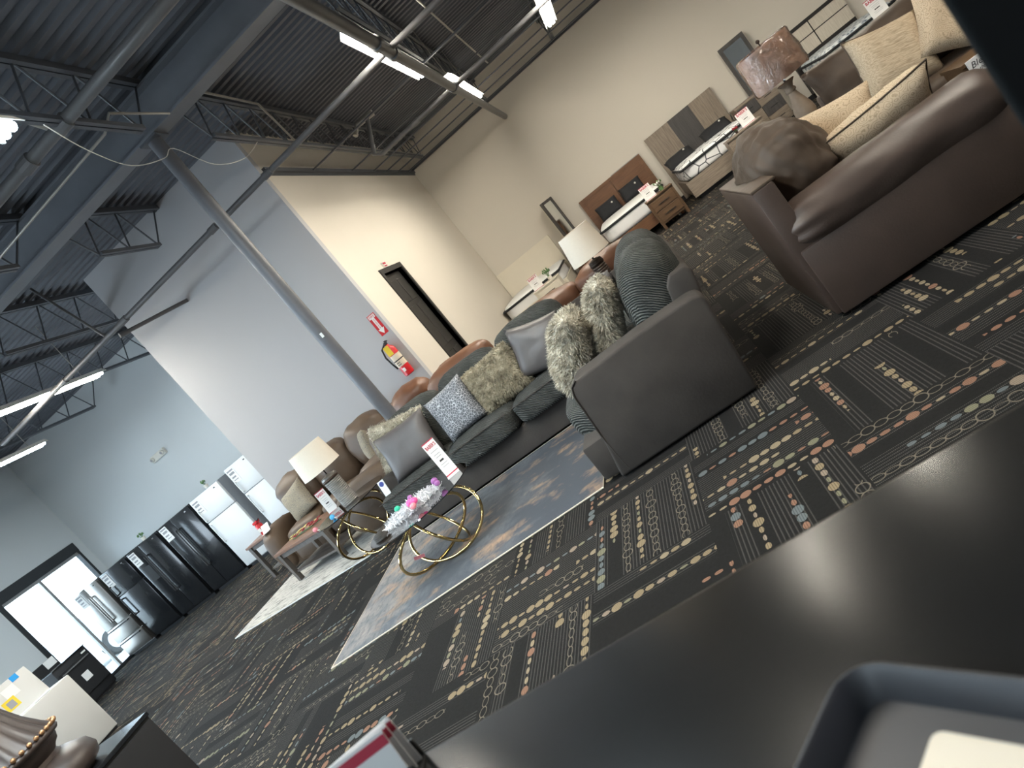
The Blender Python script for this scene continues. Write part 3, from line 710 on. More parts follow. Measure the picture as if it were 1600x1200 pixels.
for (x, y_, nm, lb) in ((-4.26, 5.86, 'candy_coral', 'coral pink candy ball on the round glass end table'), (-4.02, 5.86, 'candy_blue', 'bright blue candy ball on the round glass end table')):
    o = thing('candy_ball', lb, 'candy', (x, y_, .56)); smooth_angle(obj('ball', ball(BM(), (0, 0, .028), .028), nm, o), 80); obj('stem', cyl(BM(), (0, 0, .02), (.05, -.02, .006), .004, n=6), 'white_plastic', o)
# orange tag on the table ring
o = obj('hang_tag', bxs((-.04, .04, -.002, .002, -.012, .012)), 'candy_coral'); o.location = (-2.62, 4.28, .21); o.rotation_euler = (0, R(20), R(20)); tag(o, 'small orange tag tied on the gold ring of the coffee table', 'tag')

# ---- table lamps
def drum_lamp(label, loc, base_prof, base_mat, z_sh0, z_sh1, r0, r1, shade_mat, wrap=False, ribs=None, oval=1):
    t = thing('table_lamp', label, 'lamp', loc)
    if ribs:
        zb0, zb1, rb, nr = ribs; prof = [(rb*.9, 0), (rb, .012)]
        for i in range(nr):
            a = zb0+(zb1-zb0)*i/nr; h_ = (zb1-zb0)/nr
            prof += [(rb*.94, a), (rb, a+h_*.3), (rb, a+h_*.7), (rb*.94, a+h_)]
        prof += [(rb*.93, zb1), (rb*1.02, zb1+.02), (rb*.9, zb1+.04), (rb*.35, zb1+.05), (.012, zb1+.055)]
        smooth_angle(obj('base', lathe(BM(), prof, 28), base_mat, t), 50)
        zn = zb1+.05
        obj('neck_band', lathe(BM(), [(rb*1.03, zb1-.012), (rb*1.06, zb1), (rb*1.03, zb1+.014)], 28), 'bronze_dark', t, True)
    else:
        smooth_angle(obj('base', lathe(BM(), base_prof, 28), base_mat, t), 60); zn = base_prof[-1][1]
    obj('stem', cyl(BM(), (0, 0, zn-.01), (0, 0, z_sh1-.02), .009, n=10), 'bronze_dark', t)
    bm = lathe(BM(), [(r0, z_sh0), (r1, z_sh1), (r1-.004, z_sh1), (r0-.004, z_sh0), (r0, z_sh0)], 40)
    bmesh.ops.remove_doubles(bm, verts=bm.verts[:], dist=1e-5)
    for v_ in bm.verts: v_.co.y *= oval
    sh = smooth_angle(obj('shade', bm, shade_mat, t), 60)
    sp_ = BM()
    for k in range(3): cyl(sp_, (0, 0, z_sh1-.02), (math.cos(k*2.094)*r1*.99, math.sin(k*2.094)*r1*.99*oval, z_sh1-.02), .003, n=5)
    obj('spider', sp_, 'bronze_dark', t)
    if wrap:
        bm = lathe(BM(), [(r0+.006, z_sh0-.008), (r0+.012, z_sh0+.02), (r0+.012, z_sh0+.08), (r0+.010, z_sh0+.16), (r1+.012, z_sh1-.07), (r1+.012, z_sh1-.01), (r1+.004, z_sh1+.01), (r1-.03, z_sh1+.016)], 60, cap=False)
        for v_ in bm.verts:
            v_.co.y *= oval
            v_.co += Vector((v_.co.x, v_.co.y, 0)).normalized()*noise.noise(v_.co*16)*.014
        obj('plastic_wrap', bm, 'plastic_wrap', sh, True)
        obj('finial', ball(BM(), (0, 0, z_sh1+.045), .018), 'bronze_dark', t, True)
        obj('finial_stem', cyl(BM(), (0, 0, z_sh1-.02), (0, 0, z_sh1+.035), .006, n=8), 'bronze_dark', t)
    return t
drum_lamp('lamp with cream drum shade and grey ribbed base on the glass end table', (-3.90, 6.10, .56), None, 'lamp_ribbed_grey', .44, .72, .215, .185, 'shade_cream', ribs=(.02, .32, .088, 16))
t = thing('console_table', 'dark narrow console table between the grey and cognac sofas', 'table', (-.6, 6.72, 0))
obj('top', bxs((-.45, .45, -.14, .14, .66, .69), bev=.005), 'wood_dark', t)
for sx in (-.42, .42):
    for sy in (-.11, .11): obj('leg', bxs((sx-.02, sx+.02, sy-.02, sy+.02, 0, .66)), 'wood_dark', t)
obj('shelf', bxs((-.42, .42, -.12, .12, .18, .2)), 'wood_dark', t)
drum_lamp('lamp with pale linen drum shade and dark ribbed base behind the knit cushions', (-.575, 6.72, .69), None, 'bronze_dark', .275, .575, .205, .165, 'shade_linen', ribs=(.02, .19, .07, 7))
urnp = [(.105, 0), (.105, .015), (.085, .03), (.055, .05), (.05, .065), (.075, .10), (.088, .15), (.082, .20), (.06, .27), (.04, .33), (.032, .36), (.045, .37), (.045, .385), (.035, .40), (.05, .43), (.075, .455), (.07, .46), (.02, .462)]
t = thing('end_table', 'dark square end table beside the far brown sofa', 'table', (1.55, 6.52, 0))
obj('top', bxs((-.22, .22, -.22, .22, .63, .66), bev=.006), 'wood_dark', t)
for sx in (-.19, .19):
    for sy in (-.19, .19): obj('leg', bxs((sx-.022, sx+.022, sy-.022, sy+.022, 0, .63)), 'wood_dark', t)
obj('shelf', bxs((-.19, .19, -.19, .19, .2, .22)), 'wood_dark', t)
drum_lamp('lamp with plastic-wrapped pinkish shade and carved urn base', (1.575, 6.52, .66), urnp, 'lamp_stone', .49, .815, .235, .225, 'shade_pink_tan', wrap=True, oval=.7)
t = thing('wood_bowl', 'pale oval wooden bowl lying beside the wrapped lamp base', 'bowl', (1.70, 6.40, .66))
smooth_angle(obj('bowl', lathe(BM(), [(.03, 0), (.065, .02), (.075, .05), (.068, .05), (.055, .022), (.0, .012)], 24), 'paper_cream', t), 60)

# ---- brown armchair (faces right, near arm toward the camera)
t = thing('armchair', 'oversized dark brown leather armchair with rolled arm, nearest on the right', 'armchair', (1.1, 4.6, 0))
wobj('base', bxs((.60, 1.72, 4.06, 5.17, .05, .24), bev=.02), 'leather_brown', t, auto=40)
bm = bxs((.53, .66, 4.05, 5.20, .04, .875), bev=.012); wobj('back_panel', bm, 'leather_brown', t, auto=40)
wobj('back_ledge', bxs((.53, .68, 4.06, 5.19, .872, .892), bev=.008), 'leather_taupe', t, auto=40)
for (y0, y1, nm) in ((4.03, 4.13, 0), (5.08, 5.19, 1)):
    wobj('arm_panel', bxs((.56, 1.76, y0, y1, .03, .46), bev=.012), 'leather_brown', t, auto=40)
def roll_arm(x0, x1, yc, zc, r_, seed):
    bm = BM(); pr = []
    n = 26; ring = []; NA = 66
    for i in range(n+1):
        f_ = i/n; x = x0+(x1-x0)*f_
        rr = r_*(.62+.38*min(1, (f_/.10))**.5)*(1 if f_ < .9 else (1-((f_-.9)/.1)**2*.35))
        ring.append([])
        for k in range(NA):
            a = 2*PI*k/NA
            pleat = 1+ .085*math.cos(a*11)*max(0, 1-f_/.22)**1.5
            wv_ = noise.noise(Vector((x*5, math.cos(a)*2, math.sin(a)*2+seed)))*.008
            ring[-1].append(bm.verts.new((x, yc+(rr*1.02*pleat+wv_)*math.cos(a), zc+(rr*pleat+wv_)*math.sin(a))))
    for i in range(n):
        for k in range(NA): bm.faces.new((ring[i][k], ring[i][(k+1) % NA], ring[i+1][(k+1) % NA], ring[i+1][k]))
    bm.faces.new(ring[0]); bm.faces.new(ring[-1][::-1]); bmesh.ops.recalc_face_normals(bm, faces=bm.faces); return bm
wobj('rolled_arm', roll_arm(.57, 1.80, 4.17, .545, .165, 1), 'leather_brown', t, True)
wobj('rolled_arm', roll_arm(.60, 1.78, 5.05, .50, .13, 2), 'leather_brown', t, True)
wobj('seat_cushion', cushion(BM(), .92, 1.76, 4.30, 4.95, .235, .47, .035, 5, 8, .008, 3), 'leather_brown', t, True)
bm = cushion(BM(), -.20, .20, -.36, .44, -.27, .27, .07, 3.0, 22, .02, 4, (1, .2, .7))
for v_ in bm.verts:
    f_ = max(0, 1-abs((v_.co.y+.1)/.45)); v_.co += v_.co.normalized()*(.012*math.sin(v_.co.y*60+9*noise.noise(v_.co*5))*f_ + .010*noise.noise(v_.co*13))
bmesh.ops.rotate(bm, verts=bm.verts[:], cent=(0, 0, 0), matrix=Matrix.Rotation(R(-14), 3, 'Y')); bmesh.ops.translate(bm, verts=bm.verts[:], vec=(.86, 4.66, .80))
wobj('back_cushion', bm, 'leather_taupe', t, True)
for fx_ in (.64, 1.68):
    for fy_ in (4.12, 5.1): wobj('foot', bxs((fx_-.03, fx_+.03, fy_-.03, fy_+.03, 0, .05)), 'wood_dark', t)
GB = 'beige throw pillows on the brown seats'
throw('beige scroll pillow lying against the near arm of the brown armchair', (1.37, 4.55, .66), .66, .50, .22, (46, -4, -6), 'scroll_beige', 11, piping='leather_taupe', group=GB)
throw('beige scroll pillow at the far side of the brown armchair', (1.27, 4.90, .72), .52, .46, .16, (-12, 10, -4), 'scroll_beige', 12, group=GB)

# ---- far brown sofa (faces the camera)
t = thing('brown_sofa', 'brown leather sofa facing the camera at the upper right', 'sofa', (2.9, 6.5, 0))
wobj('base', bxs((1.80, 4.2, 6.08, 6.92, .05, .27), bev=.02), 'leather_brown', t, auto=40)
wobj('back_panel', bxs((1.80, 4.2, 6.84, 6.98, .05, .82), bev=.03), 'leather_brown', t, auto=40)
for k, (a, c_) in enumerate(((1.98, 3.0), (3.02, 4.05))):
    wobj('seat_cushion', cushion(BM(), a, c_, 6.02, 6.72, .25, .46, .03, 5, 8, .008, 30+k), 'leather_taupe', t, True)
    bm = pillow(BM(), 1.10, .62, .30, 18, .05, .03, 31+k); bmesh.ops.rotate(bm, verts=bm.verts[:], cent=(0, 0, 0), matrix=Matrix.Rotation(R(-14), 3, 'X')); bmesh.ops.translate(bm, verts=bm.verts[:], vec=((a+c_)/2-.19, 6.70, .765))
    wobj('back_cushion', bm, 'leather_taupe', t, True)
for (a, c_) in ((1.78, 1.98), (4.05, 4.25)):
    bm = prism(BM(), rprof(a, c_, .05, .52, .09), 6.04, 6.90); bevel_all(bm, .012); wobj('arm', bm, 'leather_brown', t, auto=50)
throw('plain oatmeal linen pillow with piping on the far brown sofa', (2.23, 6.26, .765), .58, .56, .22, (-20, 14, 4), 'linen_beige', 13, piping='leather_taupe', group=GB)
throw('beige scroll pillow at the top right edge beside the linen pillow', (2.66, 6.20, .74), .50, .52, .20, (-18, 28, 0), 'scroll_beige', 14, group=GB)
t = thing('wooden_crate', 'small wooden crate table in front of the far brown sofa', 'crate', (2.54, 5.72, 0))
obj('top_board', bxs((-.26, .30, -.16, .16, .475, .50)), 'wood_drawer', t)
for k in range(4): obj('slat', bxs((-.25, .29, -.15, -.135, .02+.115*k, .125+.115*k)), 'wood_drawer', t)
obj('side_board', bxs((-.25, -.235, -.135, .15, .0, .475)), 'wood_drawer', t); obj('side_board', bxs((.275, .29, -.135, .15, 0, .475)), 'wood_drawer', t); obj('back_board', bxs((-.235, .275, .135, .15, 0, .475)), 'wood_drawer', t)
t = thing('plaque', 'whitewashed Bless this home plaque leaning on the wooden crate', 'plaque', (2.385, 5.548, .325))
obj('board', bxs((-.075, .075, -.008, .008, 0, .18)), 'paper', t)
for bdy, zz, sz_ in (('Bless', .135, .062), ('this', .09, .035), ('home', .045, .062)): text_mesh('lettering', bdy, sz_, 'print_black', t, (0, -.0088, zz), (PI/2, 0, 0), shear=.3)
t = thing('tag_card', 'small cream tag card low beside the brown armchair', 'tag', (2.02, 4.72, 0))
obj('card', bxs((-.04, .04, -.003, .003, .28, .36)), 'paper_cream', t); obj('print', bxs((-.025, .01, -.0042, -.003, .33, .345), (-.02, .025, -.0042, -.003, .305, .312)), 'print_red', t); obj('stake', cyl(BM(), (0, 0, 0), (0, 0, .28), .005, n=6), 'wood_dark', t); obj('foot', bxs((-.04, .04, -.04, .04, 0, .006)), 'wood_dark', t)

# ---- cognac leather seating behind the grey sectional (backs toward the camera)
def cognac(name, label, x0, x1, y0, top, puffs, seed):
    t = thing(name, label, 'sofa' if x1-x0 > 1.2 else 'armchair', ((x0+x1)/2, y0+.45, 0))
    wobj('base', bxs((x0, x1, y0+.05, y0+.88, .05, .40), bev=.03), 'leather_cognac', t, auto=40)
    wobj('back_panel', bxs((x0+.02, x1-.02, y0, y0+.14, .05, top-.22), bev=.03), 'leather_cognac', t, auto=40)
    wp = (x1-x0-.04)/puffs
    for k in range(puffs):
        wobj('head_cushion', cushion(BM(), x0+.02+wp*k, x0+.02+wp*(k+1), y0-.03, y0+.30, top-.26, top, .03, 3.4, 9, .022, seed+k, (.2, 1, 1)), 'leather_cognac', t, True)
        wobj('back_cushion', cushion(BM(), x0+.02+wp*k, x0+.02+wp*(k+1), y0+.14, y0+.42, .42, top-.2, .03, 4, 6, .01, seed+9+k, (0, 1, 0)), 'leather_cognac', t, True)
        wobj('seat_cushion', cushion(BM(), x0+.02+wp*k, x0+.02+wp*(k+1), y0+.40, y0+.92, .38, .52, .02, 5, 6, .008, seed+5+k), 'leather_cognac', t, True)
    for fx_ in (x0+.06, x1-.06):
        for fy_ in (y0+.1, y0+.8): wobj('foot', bxs((fx_-.03, fx_+.03, fy_-.03, fy_+.03, 0, .05)), 'wood_dark', t)
    for a in (x0-.08, x1-.12): 
        bm = prism(BM(), rprof(a, a+.2, .05, .62, .09), y0+.1, y0+.92); bevel_all(bm, .015); wobj('arm', bm, 'leather_cognac', t, auto=50)
    return t
cognac('cognac_loveseat', 'cognac leather loveseat seen from behind beyond the grey sectional', -1.72, -.10, 7.02, .885, 2, 40)
cognac('cognac_recliner', 'cognac leather recliner just right of the grey column', -2.92, -2.02, 7.05, .985, 1, 60)
cognac('cognac_recliner', 'cognac leather recliner just left of the grey column', -3.66, -3.06, 7.62, 1.03, 1, 70)

# ---- brown recliner sofa by the grey wall
t = thing('recliner_sofa', 'brown leather reclining sofa standing against the grey wall', 'sofa', (-5.1, 8.15, 0))
wobj('base', bxs((-6.28, -3.95, 7.80, 8.58, .05, .30), bev=.03), 'leather_recliner', t, auto=40)
wobj('back_panel', bxs((-6.28, -3.95, 8.46, 8.62, .05, .95), bev=.04), 'leather_recliner', t, auto=40)
for k in range(3):
    a = -6.08+.66*k
    wobj('back_cushion', cushion(BM(), a, a+.66, 8.12, 8.5, .45, 1.06, .06, 3.4, 9, .02, 80+k, (.1, 1, .6)), 'leather_recliner', t, True)
    wobj('seat_cushion', cushion(BM(), a, a+.66, 7.72, 8.25, .30, .50, .03, 4.5, 7, .01, 85+k), 'leather_recliner', t, True)
    wobj('footrest', cushion(BM(), a+.02, a+.64, 7.70, 7.80, .07, .30, .02, 5, 6, .008, 90+k, (0, 1, 0)), 'leather_recliner', t, True)
for a in (-6.42, -4.12):
    wobj('arm', cushion(BM(), a, a+.28, 7.70, 8.52, .05, .66, .03, 4, 8, .014, 95, (1, .3, 1)), 'leather_recliner', t, True)
throw('paisley tan pillow at the left end of the brown reclining sofa', (-5.72, 8.02, .72), .50, .46, .16, (-18, -12, -8), 'paisley_tan', 21)
throw('paisley tan pillow standing edge on at the right of the brown reclining sofa', (-4.42, 8.06, .74), .46, .46, .16, (-14, 0, -58), 'paisley_tan', 22)
o = thing('folded_card', 'white folded price card on the left arm of the brown reclining sofa', 'card', (-6.28, 7.84, .672), R(10))
obj('card', bxs((-.06, .06, -.002, .002, 0, .12)), 'paper', o, rot=(R(-35), 0, 0)); obj('fold', bxs((-.06, .06, -.07, 0, -.001, .001)), 'paper', o)
# brown recliner chair closer, its arm across the view
t = thing('recliner_chair', 'brown leather recliner chair behind the ribbed lamp, arm toward camera', 'armchair', (-4.05, 7.0, 0))
wobj('base', bxs((-4.35, -3.45, 6.72, 7.38, .06, .34), bev=.04), 'leather_recliner', t, auto=40)
wobj('arm', cushion(BM(), -4.48, -3.42, 6.60, 6.86, .06, .62, .04, 3.6, 9, .012, 100, (.6, 1, 1)), 'leather_recliner', t, True)
wobj('arm', cushion(BM(), -4.48, -3.42, 7.28, 7.52, .06, .62, .04, 3.6, 9, .012, 101, (.6, 1, 1)), 'leather_recliner', t, True)
wobj('seat_cushion', cushion(BM(), -4.46, -3.7, 6.86, 7.28, .30, .48, .03, 4.5, 7, .01, 102), 'leather_recliner', t, True)
wobj('back_cushion', cushion(BM(), -3.78, -3.42, 6.84, 7.30, .40, .92, .05, 3.2, 8, .02, 103, (1, 0, .5)), 'leather_recliner', t, True)
t.location = t.location
# ---- wooden coffee table and side table on the left
def plank_table(label, loc, rotz, w_, d_, h_, top_mat, overhang=.05, shelf=True, name='coffee_table', nplank=4):
    t = thing(name, label, 'table', loc, rotz)
    pw = d_/nplank
    for k in range(nplank): obj('plank', bxs((-w_/2, w_/2, -d_/2+pw*k+.001, -d_/2+pw*(k+1)-.001, h_-.035, h_), bev=.003, seg=1), top_mat, t)
    a, c_ = w_/2-overhang, d_/2-overhang
    for sx in (-1, 1):
        for sy in (-1, 1): obj('leg', bxs((sx*a-.03, sx*a+.03, sy*c_-.03, sy*c_+.03, 0, h_-.035)), 'wood_grey_leg', t)
    obj('apron', bxs((-a, a, -c_-.012, -c_+.012, h_-.10, h_-.035), (-a, a, c_-.012, c_+.012, h_-.10, h_-.035), (-a-.012, -a+.012, -c_, c_, h_-.10, h_-.035), (a-.012, a+.012, -c_, c_, h_-.10, h_-.035)), 'wood_grey_leg', t)
    if shelf:
        for k in range(nplank): obj('shelf_plank', bxs((-a, a, -c_+2*c_/nplank*k+.002, -c_+2*c_/nplank*(k+1)-.002, .10, .125)), 'wood_grey_leg', t)
    return t
plank_table('wooden coffee table with cherry plank top on the cream rug', (-5.22, 7.15, .009), R(-22), 1.15, .58, .45, 'wood_cherry')
plank_table('small wooden end table with shelf beside the white refrigerators', (-6.98, 8.66, 0), R(-12), .50, .50, .60, 'wood_cherry', name='end_table', nplank=3)
price_card('white price card standing on the wooden coffee table', (-4.74, 7.02, .459), R(15), .13, .30, -8)
t = thing('flower_garland', 'red and cream artificial flower garland along the wooden coffee table', 'flowers', (-5.26, 7.12, .459), R(-4))
g = random.Random(5)
for k in range(34):
    f_ = k/33; x = -.26+.52*f_+g.uniform(-.02, .02); y_ = .10*math.sin(f_*5)*.4+g.uniform(-.03, .03); z_ = g.uniform(.022, .06)
    bm = BM(); nm = 'flower_red' if g.random() < .55 else 'flower_yellow'
    for q_ in range(6):
        a = q_*PI/3+g.random(); r_ = g.uniform(.018, .028)
        bmesh.ops.create_icosphere(bm, subdivisions=1, radius=r_*.55, matrix=Matrix.Translation((x+math.cos(a)*r_*.7, y_+math.sin(a)*r_*.7, z_)) @ Matrix.Diagonal((1, 1, .5, 1)))
    obj('flower', bm, nm, t, True)
obj('stem', tube(BM(), [(-.26, 0, .012), (-.1, .03, .012), (.1, -.02, .012), (.26, .0, .012)], .006, 6), 'leaf_green', t)
t = thing('red_canister', 'red pump canister with white label on the small wooden end table', 'canister', (-6.92, 8.60, .60))
smooth_angle(obj('body', lathe(BM(), [(.05, 0), (.055, .01), (.055, .15), (.045, .175), (.03, .185)], 20), 'red_gloss', t))
obj('pump', bxs((-.045, .045, -.045, .045, .185, .225), bev=.01), 'red_gloss', t); obj('spout', cyl(BM(), (.0, 0, .215), (.09, -.02, .235), .012, n=8), 'black_matte', t); obj('label', bxs((-.025, .025, -.0575, -.053, .05, .11)), 'paper', t)
# hang tag on the sectional arm
t = thing('hang_tag', 'white hang tag with blue round logo on the left sectional arm', 'tag', (-3.25, 5.62, .475))
o = obj('card', bxs((-.035, .035, -.002, .002, 0, .15)), 'paper', t, rot=(R(-14), 0, 0)); bm = cyl(BM(), (0, -.002, .115), (0, -.0045, .115), .024, n=20); obj('logo', bm, 'blue_ink', o)

# ---- beds along the far wall
def mattress(t, x0, x1, y0, y1, z0, z1, body, band=True, r_=.07):
    o = obj('mattress', cushion(BM(), x0, x1, y0, y1, z0, z1, .01, 9, 8, .003, 3), body, t, True)
    if band:
        bm = BM(); zb = z1-.075
        pts = [(x0+.05, y1-.02, zb), (x0-.004, y1-.2, zb), (x0-.004, y0+.07, zb), (x0+.015, y0+.02, zb), (x0+.07, y0-.004, zb), (x1-.07, y0-.004, zb), (x1-.015, y0+.02, zb), (x1+.004, y0+.07, zb), (x1+.004, y1-.2, zb)]
        tube(bm, pts, .024, 8); obj('border_tape', bm, 'black_cloth', o)
    return o
def bed_pillow(label, c_, w_, h_, t_, rot):
    o = obj('bed_pillow', pillow(BM(), w_, h_, t_, 12, .03, .006, c_[0]), 'black_cloth', smooth=True); o.location = c_; o.rotation_euler = tuple(R(q_) for q_ in rot); tag(o, label, 'pillow', 'black display pillows on the beds')
    b0 = BM(); ball(b0, (w_*.25, -t_*.5, h_*.12), .022); obj('logo_button', b0, 'white_plastic', o, True); return o
# reddish brown bed
t = thing('tan_bed', 'reddish brown wooden bed with tall plain headboard', 'bed', (-.06, 15, 0))
obj('headboard_frame', bxs((-.81, -.72, .90, .97, 0, 1.40), (.72, .81, .90, .97, 0, 1.40), (-.81, .81, .89, .98, 1.33, 1.40), (-.81, .81, .90, .97, .25, .36)), 'wood_tan', t)
for a, c_ in ((-.72, -.005), (.005, .72)): obj('headboard_panel', bxs((a, c_, .915, .955, .36, 1.33)), 'wood_tan', t)
obj('cap_strip', bxs((.08, .80, .905, .965, 1.40, 1.415)), 'aluminium', t)
obj('side_rail', bxs((-.76, -.72, -1.03, .9, .14, .38)), 'wood_tan', t); obj('side_rail', bxs((.72, .76, -1.03, .9, .14, .38)), 'wood_tan', t)
obj('foot_rail', bxs((-.76, .76, -1.07, -1.03, .14, .38)), 'wood_tan', t)
for sx in (-.73, .73): obj('leg', bxs((sx-.03, sx+.03, -1.06, -1.0, 0, .14)), 'wood_tan', t)
mattress(t, -.72, .72, -1.02, .89, .36, .74, 'mattress_white')
bed_pillow('black square pillow on the left of the reddish brown bed', (-.42, 15.62, .90), .52, .36, .13, (-28, 0, 3)); bed_pillow('black square pillow on the right of the reddish brown bed', (.20, 15.64, .91), .52, .36, .13, (-28, 0, -4))
def nightstand(label, loc, w_, d_, h_, frame, face, rows, cols=1, insert=None, legh=.10):
    t = thing('nightstand', label, 'nightstand', loc)
    obj('body', bxs((-w_/2, w_/2, -d_/2+.02, d_/2, legh, h_-.025)), frame, t); obj('top', bxs((-w_/2-.01, w_/2+.01, -d_/2-.005, d_/2, h_-.025, h_), bev=.004), frame, t)
    hh = (h_-.025-legh-.07)/rows
    for k in range(rows):
        for c_ in range(cols):
            cw = (w_-.08)/cols; x = -w_/2+.04+cw*c_
            dr_ = obj('drawer', bxs((x+.005, x+cw-.005, -d_/2, -d_/2+.03, legh+.035+hh*k+.006, legh+.035+hh*(k+1)-.006), bev=.004, seg=1), insert if (insert and cols == 3 and c_ == 1 and k == rows-1) else face, t)
            obj('handle', bxs((x+cw*.25, x+cw*.75, -d_/2-.018, -d_/2-.008, legh+.035+hh*(k+.5)-.007, legh+.035+hh*(k+.5)+.007)), 'wood_dark', dr_)
    for sx in (-1, 1):
        for sy in (-1, 1): obj('leg', bxs((sx*(w_/2-.03)-.025, sx*(w_/2-.03)+.025, sy*(d_/2-.05)-.025, sy*(d_/2-.05)+.025, 0, legh)), frame, t)
    return t
nightstand('brown two-drawer nightstand beside the reddish brown bed', (.50, 13.66, 0), .56, .42, .62, 'wood_drawer', 'wood_drawer', 2)
price_card('price sign on the brown two-drawer nightstand', (.36, 13.60, .62), 0, .22, .28, -8)
def posy(label, loc, pot, pot_mat, n, leaf, bloom, h_=.10, spread=.06):
    t = thing('small_plant', label, 'plant', loc)
    smooth_angle(obj('pot', lathe(BM(), [(pot*.75, 0), (pot, pot*1.5), (pot*.9, pot*1.5), (pot*.85, pot*1.3), (0, pot*1.3)], 14), pot_mat, t))
    g = random.Random(loc[0]*7+n)
    for k in range(n):
        a = g.uniform(0, 2*PI); r_ = g.uniform(.2, 1)*spread; tip = (math.cos(a)*r_, math.sin(a)*r_, pot*1.4+h_*g.uniform(.6, 1))
        bm = BM(); tube(bm, [(0, 0, pot), (tip[0]*.5, tip[1]*.5, pot+h_*.5), tip], .003, 5); st = obj('stem', bm, 'leaf_green', t)
        b2 = BM(); bmesh.ops.create_icosphere(b2, subdivisions=1, radius=.02, matrix=Matrix.Translation(tip) @ Matrix.Diagonal((.8, .8, 1.3, 1))); obj('leaf' if bloom is None or k % 2 else 'bloom', b2, leaf if bloom is None or k % 2 else bloom, t, True)
    return t
posy('small white flowering plant on the brown two-drawer nightstand', (.60, 13.62, .62), .045, 'leaf_green', 12, 'leaf_green', 'paper', .12, .08)
# weathered bed
t = thing('weathered_bed', 'weathered grey oak bed with dark centre headboard panel', 'bed', (1.815, 15, 0))
for a, c_, mm in ((-.825, -.235, 'wood_weathered'), (-.235, .285, 'wood_charcoal'), (.285, .825, 'wood_weathered')): obj('headboard_panel', bxs((a+.001, c_-.001, .90, .97, .0, 1.54)), mm, t)
obj('foot_rail', bxs((-.80, .80, -1.06, -1.0, .08, .40)), 'wood_weathered_h', t)
for sx in (-.78, .74): obj('side_rail', bxs((sx, sx+.04, -1.0, .9, .12, .40)), 'wood_weathered_h', t)
obj('plinth', bxs((-.7, .7, -.95, .8, 0, .10)), 'black_matte', t)
mattress(t, -.74, .74, -1.0, .89, .38, .72, 'mattress_print')
bed_pillow('black oval pillow on the left of the weathered oak bed', (1.32, 15.35, .80), .62, .40, .16, (-62, 0, 4)); bed_pillow('black oval pillow on the right of the weathered oak bed', (2.18, 15.36, .80), .62, .40, .16, (-62, 0, -2))
nightstand('weathered grey oak nightstand with black drawer insert', (2.30, 13.71, 0), .70, .40, .575, 'wood_weathered_h', 'wood_weathered_h', 2, 3, 'black_gloss', .05)
price_card('price sign on the weathered oak nightstand', (2.46, 13.68, .575), 0, .25, .28, -8)
posy('small red plant on the weathered oak nightstand', (2.20, 13.63, .575), .03, 'bronze_dark', 12, 'flower_red', 'flower_red', .07, .07)
t = thing('dresser', 'weathered grey oak dresser under the framed mirror', 'dresser', (3.10, 15.62, 0))
obj('body', bxs((-.42, .42, -.30, .28, .06, .83)), 'wood_weathered_h', t); obj('top', bxs((-.44, .44, -.32, .3, .83, .87), bev=.004), 'wood_weathered_h', t); obj('plinth', bxs((-.4, .4, -.26, .26, 0, .06)), 'black_matte', t)
for k in range(3):
    for c_ in range(2):
        d_ = obj('drawer', bxs((-.41+.41*c_+.004, c_*.41-.004, -.325, -.30, .09+.245*k, .09+.245*k+.235)), 'wood_charcoal' if (k+c_) % 3 == 2 else 'wood_weathered_h', t); obj('handle', bxs((-.28+.41*c_, -.12+.41*c_, -.335, -.325, .2+.245*k, .215+.245*k)), 'black_matte', d_)
m, s, b = base('mirror_glass'); b.inputs['Base Color'].default_value = (.8, .84, .83, 1); b.inputs['Metallic'].default_value = 1; b.inputs['Roughness'].default_value = .12
t = thing('wall_mirror', 'dark framed mirror above the weathered oak dresser', 'mirror', (3.42, 15.86, .87))
obj('frame', bxs((-.28, -.21, -.03, .03, 0, 1.12), (.21, .28, -.03, .03, 0, 1.12), (-.21, .21, -.03, .03, 1.04, 1.12), (-.21, .21, -.03, .03, 0, .08)), 'wood_charcoal', t); obj('glass', bxs((-.21, .21, -.01, .01, .08, 1.04)), 'mirror_glass', t)
# cream bed at the left
t = thing('cream_bed', 'cream painted panel bed in the far left corner', 'bed', (-2.60, 15, 0))
obj('headboard_frame', bxs((-.76, -.70, .90, .97, 0, 1.29), (.70, .76, .90, .97, 0, 1.29), (-.70, .70, .90, .97, 1.22, 1.29), (-.70, .70, .90, .97, .30, .40)), 'cream_paint', t); obj('headboard_panel', bxs((-.70, .70, .92, .95, .40, 1.22)), 'cream_paint', t)
obj('foot_rail', bxs((-.76, .76, -1.05, -1.0, .10, .42)), 'cream_paint', t)
for sx in (-.76, .72): obj('side_rail', bxs((sx, sx+.04, -1.0, .9, .12, .40)), 'cream_paint', t)
for sx in (-.74, .74): obj('leg', bxs((sx-.03, sx+.03, -1.04, -.98, 0, .12)), 'cream_paint', t)
mattress(t, -.72, .72, -1.0, .89, .36, .70, 'mattress_white')
nightstand('cream nightstand in front of the cream panel bed', (-2.18, 13.62, 0), .56, .42, .60, 'cream_paint', 'cream_paint', 2)
price_card('red bordered price sign on the cream nightstand', (-2.34, 13.60, .60), 0, .22, .28, -6)
posy('small green plant in a white pot on the cream nightstand', (-2.05, 13.62, .60), .05, 'white_plastic', 16, 'leaf_green', None, .16, .10)
t = thing('standing_mirror', 'narrow framed mirror turned sideways above the cream bed', 'mirror', (-1.40, 15.72, .90), R(62))
